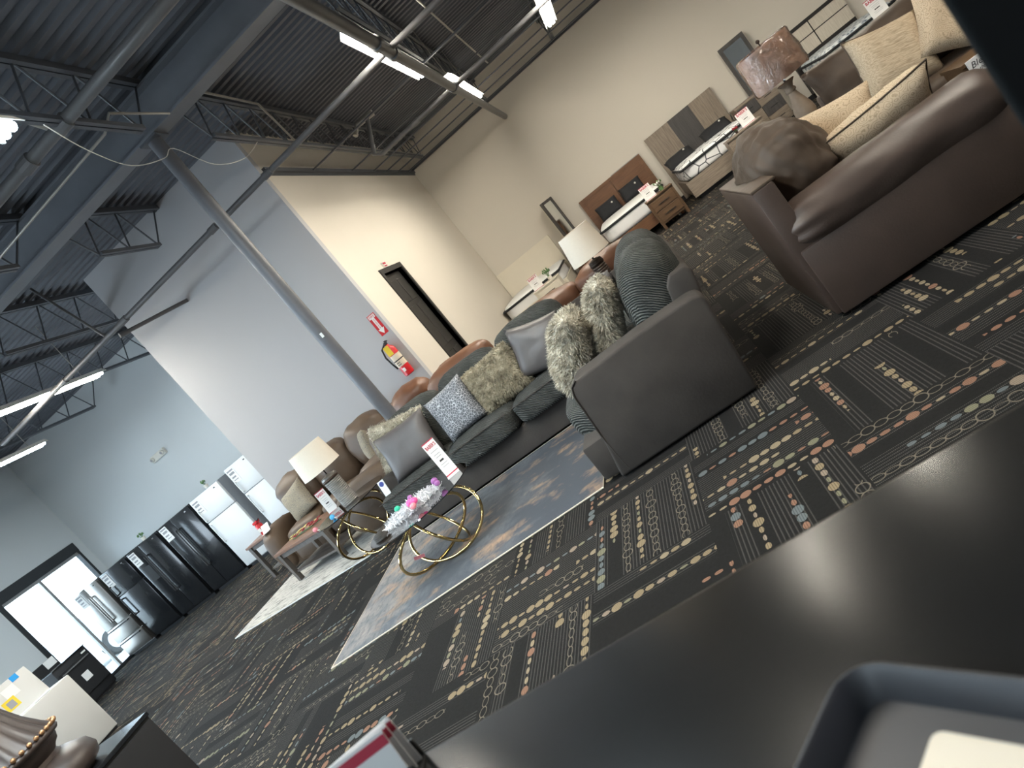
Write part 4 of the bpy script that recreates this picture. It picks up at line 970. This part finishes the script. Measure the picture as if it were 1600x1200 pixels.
obj('frame', bxs((-.24, -.19, -.03, .03, 0, 1.0), (.19, .24, -.03, .03, 0, 1.0), (-.19, .19, -.03, .03, .94, 1.0), (-.19, .19, -.03, .03, 0, .06)), 'wood_charcoal', t); obj('glass', bxs((-.19, .19, -.01, .01, .06, .94)), 'mirror_glass', t); obj('backing', bxs((-.23, .23, .03, .05, .01, .99)), 'cream_paint', t)
t = thing('chest', 'dark chest between the cream bed and the reddish brown bed', 'chest', (-1.38, 15.66, 0))
obj('body', bxs((-.32, .32, -.28, .28, .06, .88)), 'wood_tan', t); obj('top', bxs((-.34, .34, -.3, .3, .88, .90)), 'wood_tan', t); obj('plinth', bxs((-.3, .3, -.25, .25, 0, .06)), 'wood_dark', t)
for k in range(4): d_ = obj('drawer', bxs((-.29, .29, -.295, -.28, .09+.195*k, .275+.195*k)), 'wood_tan', t); obj('handle', bxs((-.08, .08, -.305, -.295, .175+.195*k, .187+.195*k)), 'black_matte', d_)
# bed with travertine panels
t = thing('panel_bed', 'bed with cream panelled headboard crossed by black strips', 'bed', (4.85, 15, 0))
X0, X1 = -.72, .66
for (a, c_, z0, z1) in ((X0+.02, -.08, .80, 1.07), (-.06, X1, .80, 1.07), (X0+.02, -.08, 1.09, 1.31), (-.06, X1, 1.09, 1.31)): obj('headboard_panel', bxs((a, c_, .91, .96, z0, z1)), 'travertine', t)
obj('headboard_strip', bxs((X0, X1, .90, .97, 1.31, 1.38), (X0, X1, .90, .97, .70, .80), (X0, X1, .905, .965, 1.07, 1.09), (-.08, -.06, .905, .965, .80, 1.31)), 'wood_dark', t)
obj('headboard_base', bxs((X0, X1, .91, .96, 0, .70)), 'wood_dark', t)
for sx in (X0, X1-.04): obj('side_rail', bxs((sx, sx+.04, -1.0, .9, .10, .40)), 'wood_dark', t)
obj('foot_rail', bxs((X0, X1, -1.05, -1.0, .10, .40)), 'wood_dark', t)
for sx in (X0+.03, X1-.03): obj('leg', bxs((sx-.03, sx+.03, -1.04, -.98, 0, .10)), 'wood_dark', t)
mattress(t, X0+.02, X1-.02, -1.0, .89, .36, .74, 'mattress_blue_print')
nightstand('cream panelled nightstand behind the wrapped lamp', (3.95, 13.9, 0), .50, .40, .62, 'travertine', 'travertine', 2)
t = price_card('tall price sign at the top edge beside the panelled bed', (5.05, 13.6, 0), 0, .28, .36, -6); 
for ch in t.children: ch.location.z += .62
obj('post', cyl(BM(), (0, 0, 0), (0, 0, .62), .012, n=8), 'black_matte', t); obj('foot_plate', bxs((-.1, .1, -.1, .1, 0, .012)), 'black_matte', t)

# ---- refrigerators
def fridge(label, x0, x1, y0, h_, split, body, face, side_by_side=False, sign=True, depth=.72, dispenser=False, french=False):
    t = thing('refrigerator', label, 'refrigerator', ((x0+x1)/2, y0+depth/2, 0))
    w_ = x1-x0; d0 = -depth/2
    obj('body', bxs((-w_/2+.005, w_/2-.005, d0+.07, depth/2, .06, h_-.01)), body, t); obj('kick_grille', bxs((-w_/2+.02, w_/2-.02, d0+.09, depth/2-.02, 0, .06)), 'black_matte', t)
    def door(a, c_, z0, z1, hx=None, hz=None):
        d_ = smooth_angle(obj('door', bxs((a, c_, d0, d0+.065, z0, z1), bev=.012), face, t))
        if hx is not None: obj('handle', bxs((hx-.012, hx+.012, d0-.05, d0-.03, hz[0], hz[1]), (hx-.01, hx+.01, d0-.03, d0, hz[0], hz[0]+.03), (hx-.01, hx+.01, d0-.03, d0, hz[1]-.03, hz[1]), bev=.004, seg=1), 'black_matte' if face == 'black_gloss' else face, d_)
        return d_
    if side_by_side:
        mid = -w_/2+w_*split
        door(-w_/2, mid-.004, .08, h_-.015, mid-.03, (.55, 1.45)); d2 = door(mid+.004, w_/2, .08, h_-.015, mid+.03, (.55, 1.45))
        if dispenser: obj('ice_dispenser', bxs((-w_/2+.08, mid-.1, d0-.006, d0+.0, .95, 1.28)), 'black_matte', t)
    elif french:
        door(-w_/2, -.004, .75, h_-.015, -.03, (.85, 1.5)); door(.004, w_/2, .75, h_-.015, .03, (.85, 1.5)); d_ = door(-w_/2, w_/2, .42, .74); d3 = door(-w_/2, w_/2, .08, .41)
        for dd, zz in ((d_, .70), (d3, .37)): obj('handle', bxs((-w_/2+.06, w_/2-.06, d0-.045, d0-.03, zz-.012, zz+.012), (-w_/2+.06, -w_/2+.08, d0-.03, d0, zz-.01, zz+.01), (w_/2-.08, w_/2-.06, d0-.03, d0, zz-.01, zz+.01)), 'black_matte', dd)
    else:
        door(-w_/2, w_/2, split+.005, h_-.015, -w_/2+.05, (split+.03, split+.28)); door(-w_/2, w_/2, .08, split-.005, -w_/2+.05, (split-.48, split-.05))
    obj('badge', bxs((w_/2-.14, w_/2-.10, d0-.002, d0, h_-.09, h_-.07)), 'print_black' if body != 'black_gloss' else 'aluminium', t)
    if sign:
        c_ = obj('price_card', bxs((-w_/2+.02, -w_/2+.20, d0-.006, d0-.003, h_-.34, h_-.05)), 'paper', t)
        obj('card_print', bxs((-w_/2+.035, -w_/2+.185, d0-.0075, d0-.006, h_-.10, h_-.07), (-w_/2+.05, -w_/2+.17, d0-.0075, d0-.006, h_-.17, h_-.125), (-w_/2+.05, -w_/2+.15, d0-.0075, d0-.006, h_-.24, h_-.21), (-w_/2+.05, -w_/2+.16, d0-.0075, d0-.006, h_-.29, h_-.275)), 'print_grey', c_)
    return t
fridge('white refrigerator standing alone by the corner of the grey wall', -8.62, -8.0, 11.0, 1.755, 1.17, 'fridge_side_shaded', 'fridge_white')
fridge('white top-freezer refrigerator next to the black ones', -9.58, -8.80, 10.89, 1.70, 1.17, 'fridge_side_shaded', 'fridge_white')
fridge('black side-by-side refrigerator next to the white top-freezer one', -10.55, -9.66, 10.90, 1.70, .42, 'black_gloss', 'black_gloss', True)
fridge('black side-by-side refrigerator in the middle of the black row', -11.52, -10.64, 10.90, 1.70, .42, 'black_gloss', 'black_gloss', True, dispenser=True)
fridge('black top-freezer refrigerator beside the stainless steel one', -12.38, -11.60, 10.90, 1.72, 1.14, 'black_gloss', 'black_gloss')
fridge('stainless steel french-door refrigerator nearest the shop window', -13.20, -12.46, 10.86, 1.73, 1.0, 'stainless', 'stainless', french=True)
posy('small green plant in a white pot on the black side-by-side refrigerator', (-11.26, 11.25, 1.70), .05, 'white_plastic', 12, 'leaf_green', None, .09, .06)
posy('small green plant in a white pot on the white top-freezer refrigerator', (-9.32, 11.25, 1.70), .05, 'white_plastic', 12, 'leaf_green', None, .09, .06)
t = thing('emergency_light', 'cream emergency light unit mounted on the wall above the refrigerators', 'light', (-10.42, YF, 2.86))
obj('case', bxs((-.20, .20, -.07, 0, -.07, .07), bev=.015), 'white_plastic', t)
for sx in (-.15, .15): h_ = obj('lamp_head', lathe(BM(), [(.0, 0), (.045, .01), (.05, .04), (.035, .06), (0, .065)], 16), 'white_plastic', t, True, (sx, -.06, .0), (R(90), 0, 0)); obj('lens', cyl(BM(), (0, 0, .064), (0, 0, .068), .028, n=14), 'print_grey', h_)

# ---- laundry and range by the window
t = thing('washing_machine', 'white top-load washing machine with lid up and taped tags', 'washer', (-9.22, 6.16, 0))
smooth_angle(obj('cabinet', bxs((-.35, .35, -.37, .37, .03, .925), bev=.015), 'white_enamel', t)); obj('kick', bxs((-.33, .33, -.35, .35, 0, .03)), 'black_matte', t)
obj('tub_rim', bxs((-.30, .28, -.30, .30, .925, .932)), 'fridge_white', t)
ld = smooth_angle(obj('lid', bxs((-.012, .012, -.33, .33, 0, .43), bev=.008), 'white_enamel', t, loc=(-.02, .02, .925), rot=(0, R(-6), 0)))
obj('energy_label', bxs((.013, .015, -.20, -.02, .10, .24)), 'yellow', ld); obj('label_print', bxs((.015, .016, -.16, -.06, .12, .21)), 'print_grey', ld)
obj('tag_paper', bxs((.013, .0145, -.10, .08, .22, .36)), 'paper', ld)
for yy in (-.16, .14): obj('tape', bxs((.012, .017, yy-.05, yy+.05, .36, .432)), 'blue_tape', ld)
obj('slot', bxs((.30, .32, -.12, .1, .925, .93)), 'print_grey', t)
t = thing('range', 'black kitchen range with white tags in front of the shop window', 'range', (-12.60, 9.22, 0))
smooth_angle(obj('body', bxs((-.33, .33, -.38, .38, .05, .92), bev=.01), 'black_matte', t)); obj('kick', bxs((-.30, .30, -.36, .36, 0, .05)), 'black_matte', t)
obj('cooktop', bxs((-.33, .35, -.38, .38, .92, .935)), 'black_gloss', t); obj('backguard', bxs((-.33, -.26, -.38, .30, .935, 1.13)), 'black_matte', t)
obj('oven_door', bxs((.33, .352, -.36, .36, .22, .80)), 'black_matte', t); obj('oven_handle', bxs((.365, .38, -.30, .30, .74, .76), (.352, .366, -.30, -.27, .74, .76), (.352, .366, .27, .30, .74, .76)), 'aluminium', t)
obj('tag', bxs((.353, .356, -.06, .10, .40, .55)), 'paper', t); obj('price_card', bxs((-.255, -.25, .05, .27, .98, 1.13)), 'paper', t); obj('small_label', bxs((.353, .355, .22, .32, .82, .85)), 'paper', t)

# ---- black cabinet and carved urn at the lower left
t = thing('black_cabinet', 'low black cabinet at the bottom left corner carrying the carved urn', 'cabinet', (-4.02, 2.02, 0))
obj('carcass', bxs((-.38, .38, -.80, .80, .04, .775)), 'black_matte', t); obj('top', bxs((-.40, .40, -.80, .80, .775, .80), bev=.004), 'black_gloss', t); obj('plinth', bxs((-.35, .35, -.77, .77, 0, .04)), 'black_matte', t)
for a in (-.78, .005): d_ = obj('door', bxs((.38, .398, a, a+.775, .07, .76)), 'black_matte', t)
t = thing('carved_urn', 'brown fluted urn with gilt bead ring and scrolled foot', 'urn', (-4.02, 2.36, .80))
smooth_angle(obj('foot', lathe(BM(), [(.24, 0), (.31, .0), (.355, .03), (.37, .07), (.35, .12), (.29, .155), (.26, .17)], 36), 'dark_wood_gilt', t), 60)
smooth_angle(obj('collar', lathe(BM(), [(.25, .17), (.235, .19), (.25, .21), (.27, .225), (.28, .25), (.28, .26)], 36), 'dark_wood_gilt', t), 60)
obj('ring_band', lathe(BM(), [(.28, .26), (.30, .265), (.31, .28), (.30, .295), (.28, .30)], 36), 'dark_wood_gilt', t, True)
me = None
for k in range(44):
    a = 2*PI*k/44
    if me is None:
        b_ = ball(BM(), (0, 0, 0), .013); me = bpy.data.meshes.new('bead'); b_.to_mesh(me); b_.free(); me.materials.append(M['gilt'])
    obj('bead', me, 'gilt', t, loc=(.308*math.cos(a), .308*math.sin(a), .305))
smooth_angle(obj('fluted_body', lathe(BM(), [(.28, .30), (.255, .34), (.215, .42), (.18, .52), (.155, .62), (.145, .70), (.17, .73), (.17, .76), (.10, .77)], 96, .06, 24), 'dark_wood_gilt', t), 60)

# ---- fire equipment
t = thing('fire_extinguisher', 'red fire extinguisher with yellow tag hanging on the grey wall corner', 'extinguisher', (-3.53, YG-.085, 1.09))
smooth_angle(obj('cylinder', lathe(BM(), [(.06, 0), (.072, .012), (.072, .40), (.06, .44), (.03, .47), (.022, .49)], 24), 'red_gloss', t))
smooth_angle(obj('label_band', lathe(BM(), [(.0728, .15), (.0728, .33)], 24), 'paper_cream', t)); obj('strap', lathe(BM(), [(.074, .235), (.074, .25)], 24), 'black_matte', t, True)
obj('label_print', bxs(*[(-.03+.02*i, -.018+.02*i, -.0745, -.0725, .17+.03*j, .185+.03*j) for i in range(3) for j in range(2)]), 'print_black', t)
obj('inspection_sticker', bxs((-.02, .02, -.075, -.0725, .07, .12)), 'paper', t)
obj('valve', bxs((-.02, .02, -.02, .02, .49, .53)), 'black_matte', t); obj('lever', bxs((-.015, .015, -.10, .02, .53, .54)), 'black_matte', t, rot=(R(-12), 0, 0)); obj('lever', bxs((-.015, .015, -.09, .02, .50, .51)), 'black_matte', t)
obj('hose', tube(BM(), [(-.02, 0, .51), (-.09, -.02, .47), (-.115, -.03, .36), (-.10, -.03, .24), (-.085, -.02, .15)], .012, 8), 'black_matte', t, True)
obj('inspection_tag', bxs((-.045, .035, -.078, -.075, .34, .48)), 'yellow', t); obj('wall_hook', bxs((-.015, .015, .072, .085, .35, .46)), 'aluminium', t)
t = thing('fire_sign', 'red FIRE sign with white arrow pointing down to the extinguisher', 'sign', (-3.47, YG, 1.70))
obj('plate', bxs((-.06, .06, -.004, 0, 0, .32)), 'red_gloss', t); bm = BM(); prism(bm, [(-.022, .26), (-.022, .09), (-.048, .09), (0, .015), (.048, .09), (.022, .09), (.022, .26)], -.0055, -.004); obj('arrow', bm, 'paper', t)
obj('word_panel', bxs((-.05, .05, -.0055, -.004, .26, .31)), 'paper', t); text_mesh('lettering', 'FIRE', .046, 'red_gloss', t, (0, -.0062, .285), (PI/2, 0, 0)); text_mesh('lettering', 'EXTINGUISHER', .022, 'red_gloss', t, (0, -.0062, .17), (PI/2, R(90), 0))

# ---- sales counter, tray, monitor, brochures
t = thing('sales_counter', 'black sales counter across the bottom right foreground', 'counter', (.7, .2, 0))
smooth_angle(obj('worktop', bxs((-1.46, 1.6, -.55, .56, .955, 1.0), bev=.016, seg=4), 'counter_black', t)); obj('front_panel', bxs((-1.40, 1.55, -.50, .50, .06, .955)), 'black_matte', t); obj('plinth', bxs((-1.36, 1.5, -.46, .46, 0, .06)), 'black_matte', t)
t = thing('plastic_tray', 'dark grey plastic tray with raised rim on the counter', 'tray', (-.072, .352, 1.0), R(-42))
def rrect(w_, d_, r_, n=6):
    pts = []
    for cx_, cy_, a0 in ((w_/2-r_, d_/2-r_, 0), (-w_/2+r_, d_/2-r_, PI/2), (-w_/2+r_, -d_/2+r_, PI), (w_/2-r_, -d_/2+r_, 1.5*PI)):
        for i in range(n+1): a = a0+PI/2*i/n; pts.append((cx_+r_*math.cos(a), cy_+r_*math.sin(a)))
    return pts
bm = BM(); rings = []
for off, z in ((.0, 0), (.012, .022), (.013, .027), (.009, .029), (.005, .026), (-.004, .004)):
    rings.append([bm.verts.new((x, y_, z)) for x, y_ in rrect(.20+2*off, .20+2*off, .022+off)])
n = len(rings[0])
for i in range(len(rings)-1):
    for k in range(n): bm.faces.new((rings[i][k], rings[i][(k+1) % n], rings[i+1][(k+1) % n], rings[i+1][k]))
bm.faces.new(rings[0][::-1]); bm.faces.new(rings[-1])
smooth_angle(obj('dish', bm, 'tray_grey', t), 50)
o = thing('paper_slip', 'cream paper slip lying in the grey tray', 'paper', (-.048, .356, 1.0042), R(-42)); bm = BM(); prism(bm, rrect(.11, .115, .008, 3), 0, .002, 'z'); obj('slip', bm, 'paper_cream', o)
t = thing('computer_monitor', 'black computer monitor at the right edge of the counter', 'monitor', (.541, .585, 1.0), R(-24))
obj('housing', bxs((-.265, .265, -.012, .028, .10, .44), bev=.004), 'monitor_housing', t); obj('bezel', bxs((-.258, -.19, -.016, -.011, .105, .435), (.215, .258, -.016, -.011, .105, .435), (-.215, .215, -.016, -.011, .42, .435), (-.215, .215, -.016, -.011, .105, .125)), 'monitor_bezel', t)
obj('screen', bxs((-.19, .215, -.0135, -.0118, .125, .42)), 'screen_glow', t); obj('neck', bxs((-.03, .03, .028, .05, .01, .25)), 'monitor_housing', t); obj('foot', bxs((-.11, .11, -.08, .10, 0, .012), bev=.004), 'monitor_housing', t)
t = thing('brochure_stack', 'red and white brochures standing at the counter edge', 'brochure', (-.715, .70, 1.0), R(12))
for k in range(3):
    p = obj('brochure', bxs((-.055, .055, -.001, .001, 0, .075)), 'paper', t, loc=(.006*k, .008*k, 0), rot=(R(-14+3*k), 0, R(4*k)))
    obj('red_band', bxs((-.055, .055, -.0016, -.001, .055, .070), (-.055, -.02, -.0016, -.001, .0, .03)), 'print_red', p)
obj('holder', bxs((-.06, .07, -.012, -.009, 0, .02), (-.06, .07, .03, .033, 0, .03), (-.06, .07, -.012, .033, 0, .002)), 'black_matte', t)

# ---- parked car beyond the window
t = thing('parked_car', 'white car parked outside the shop window', 'car', (-17.6, 12.4, -.06), R(90))
bm = prism(BM(), [(-2.2, .35), (-2.2, .75), (-1.9, .92), (-1.1, 1.0), (-.5, 1.45), (.9, 1.47), (1.6, 1.02), (2.15, .95), (2.25, .6), (2.2, .35)], -.85, .85); bevel_all(bm, .05); smooth_angle(obj('body', bm, 'car_white', t))
obj('side_window', bxs((-.75, 1.15, -.87, -.845, 1.03, 1.36)), 'car_glass', t); obj('side_window', bxs((-.75, 1.15, .845, .87, 1.03, 1.36)), 'car_glass', t)
for wx in (-1.35, 1.4):
    for wy in (-.80, .80): wh = smooth_angle(obj('wheel', cyl(BM(), (wx, wy-.11, .34), (wx, wy+.11, .34), .34, n=28), 'tyre', t)); smooth_angle(obj('hub', cyl(BM(), (wx, wy-.115, .34), (wx, wy+.115, .34), .22, n=20), 'hub_grey', wh))
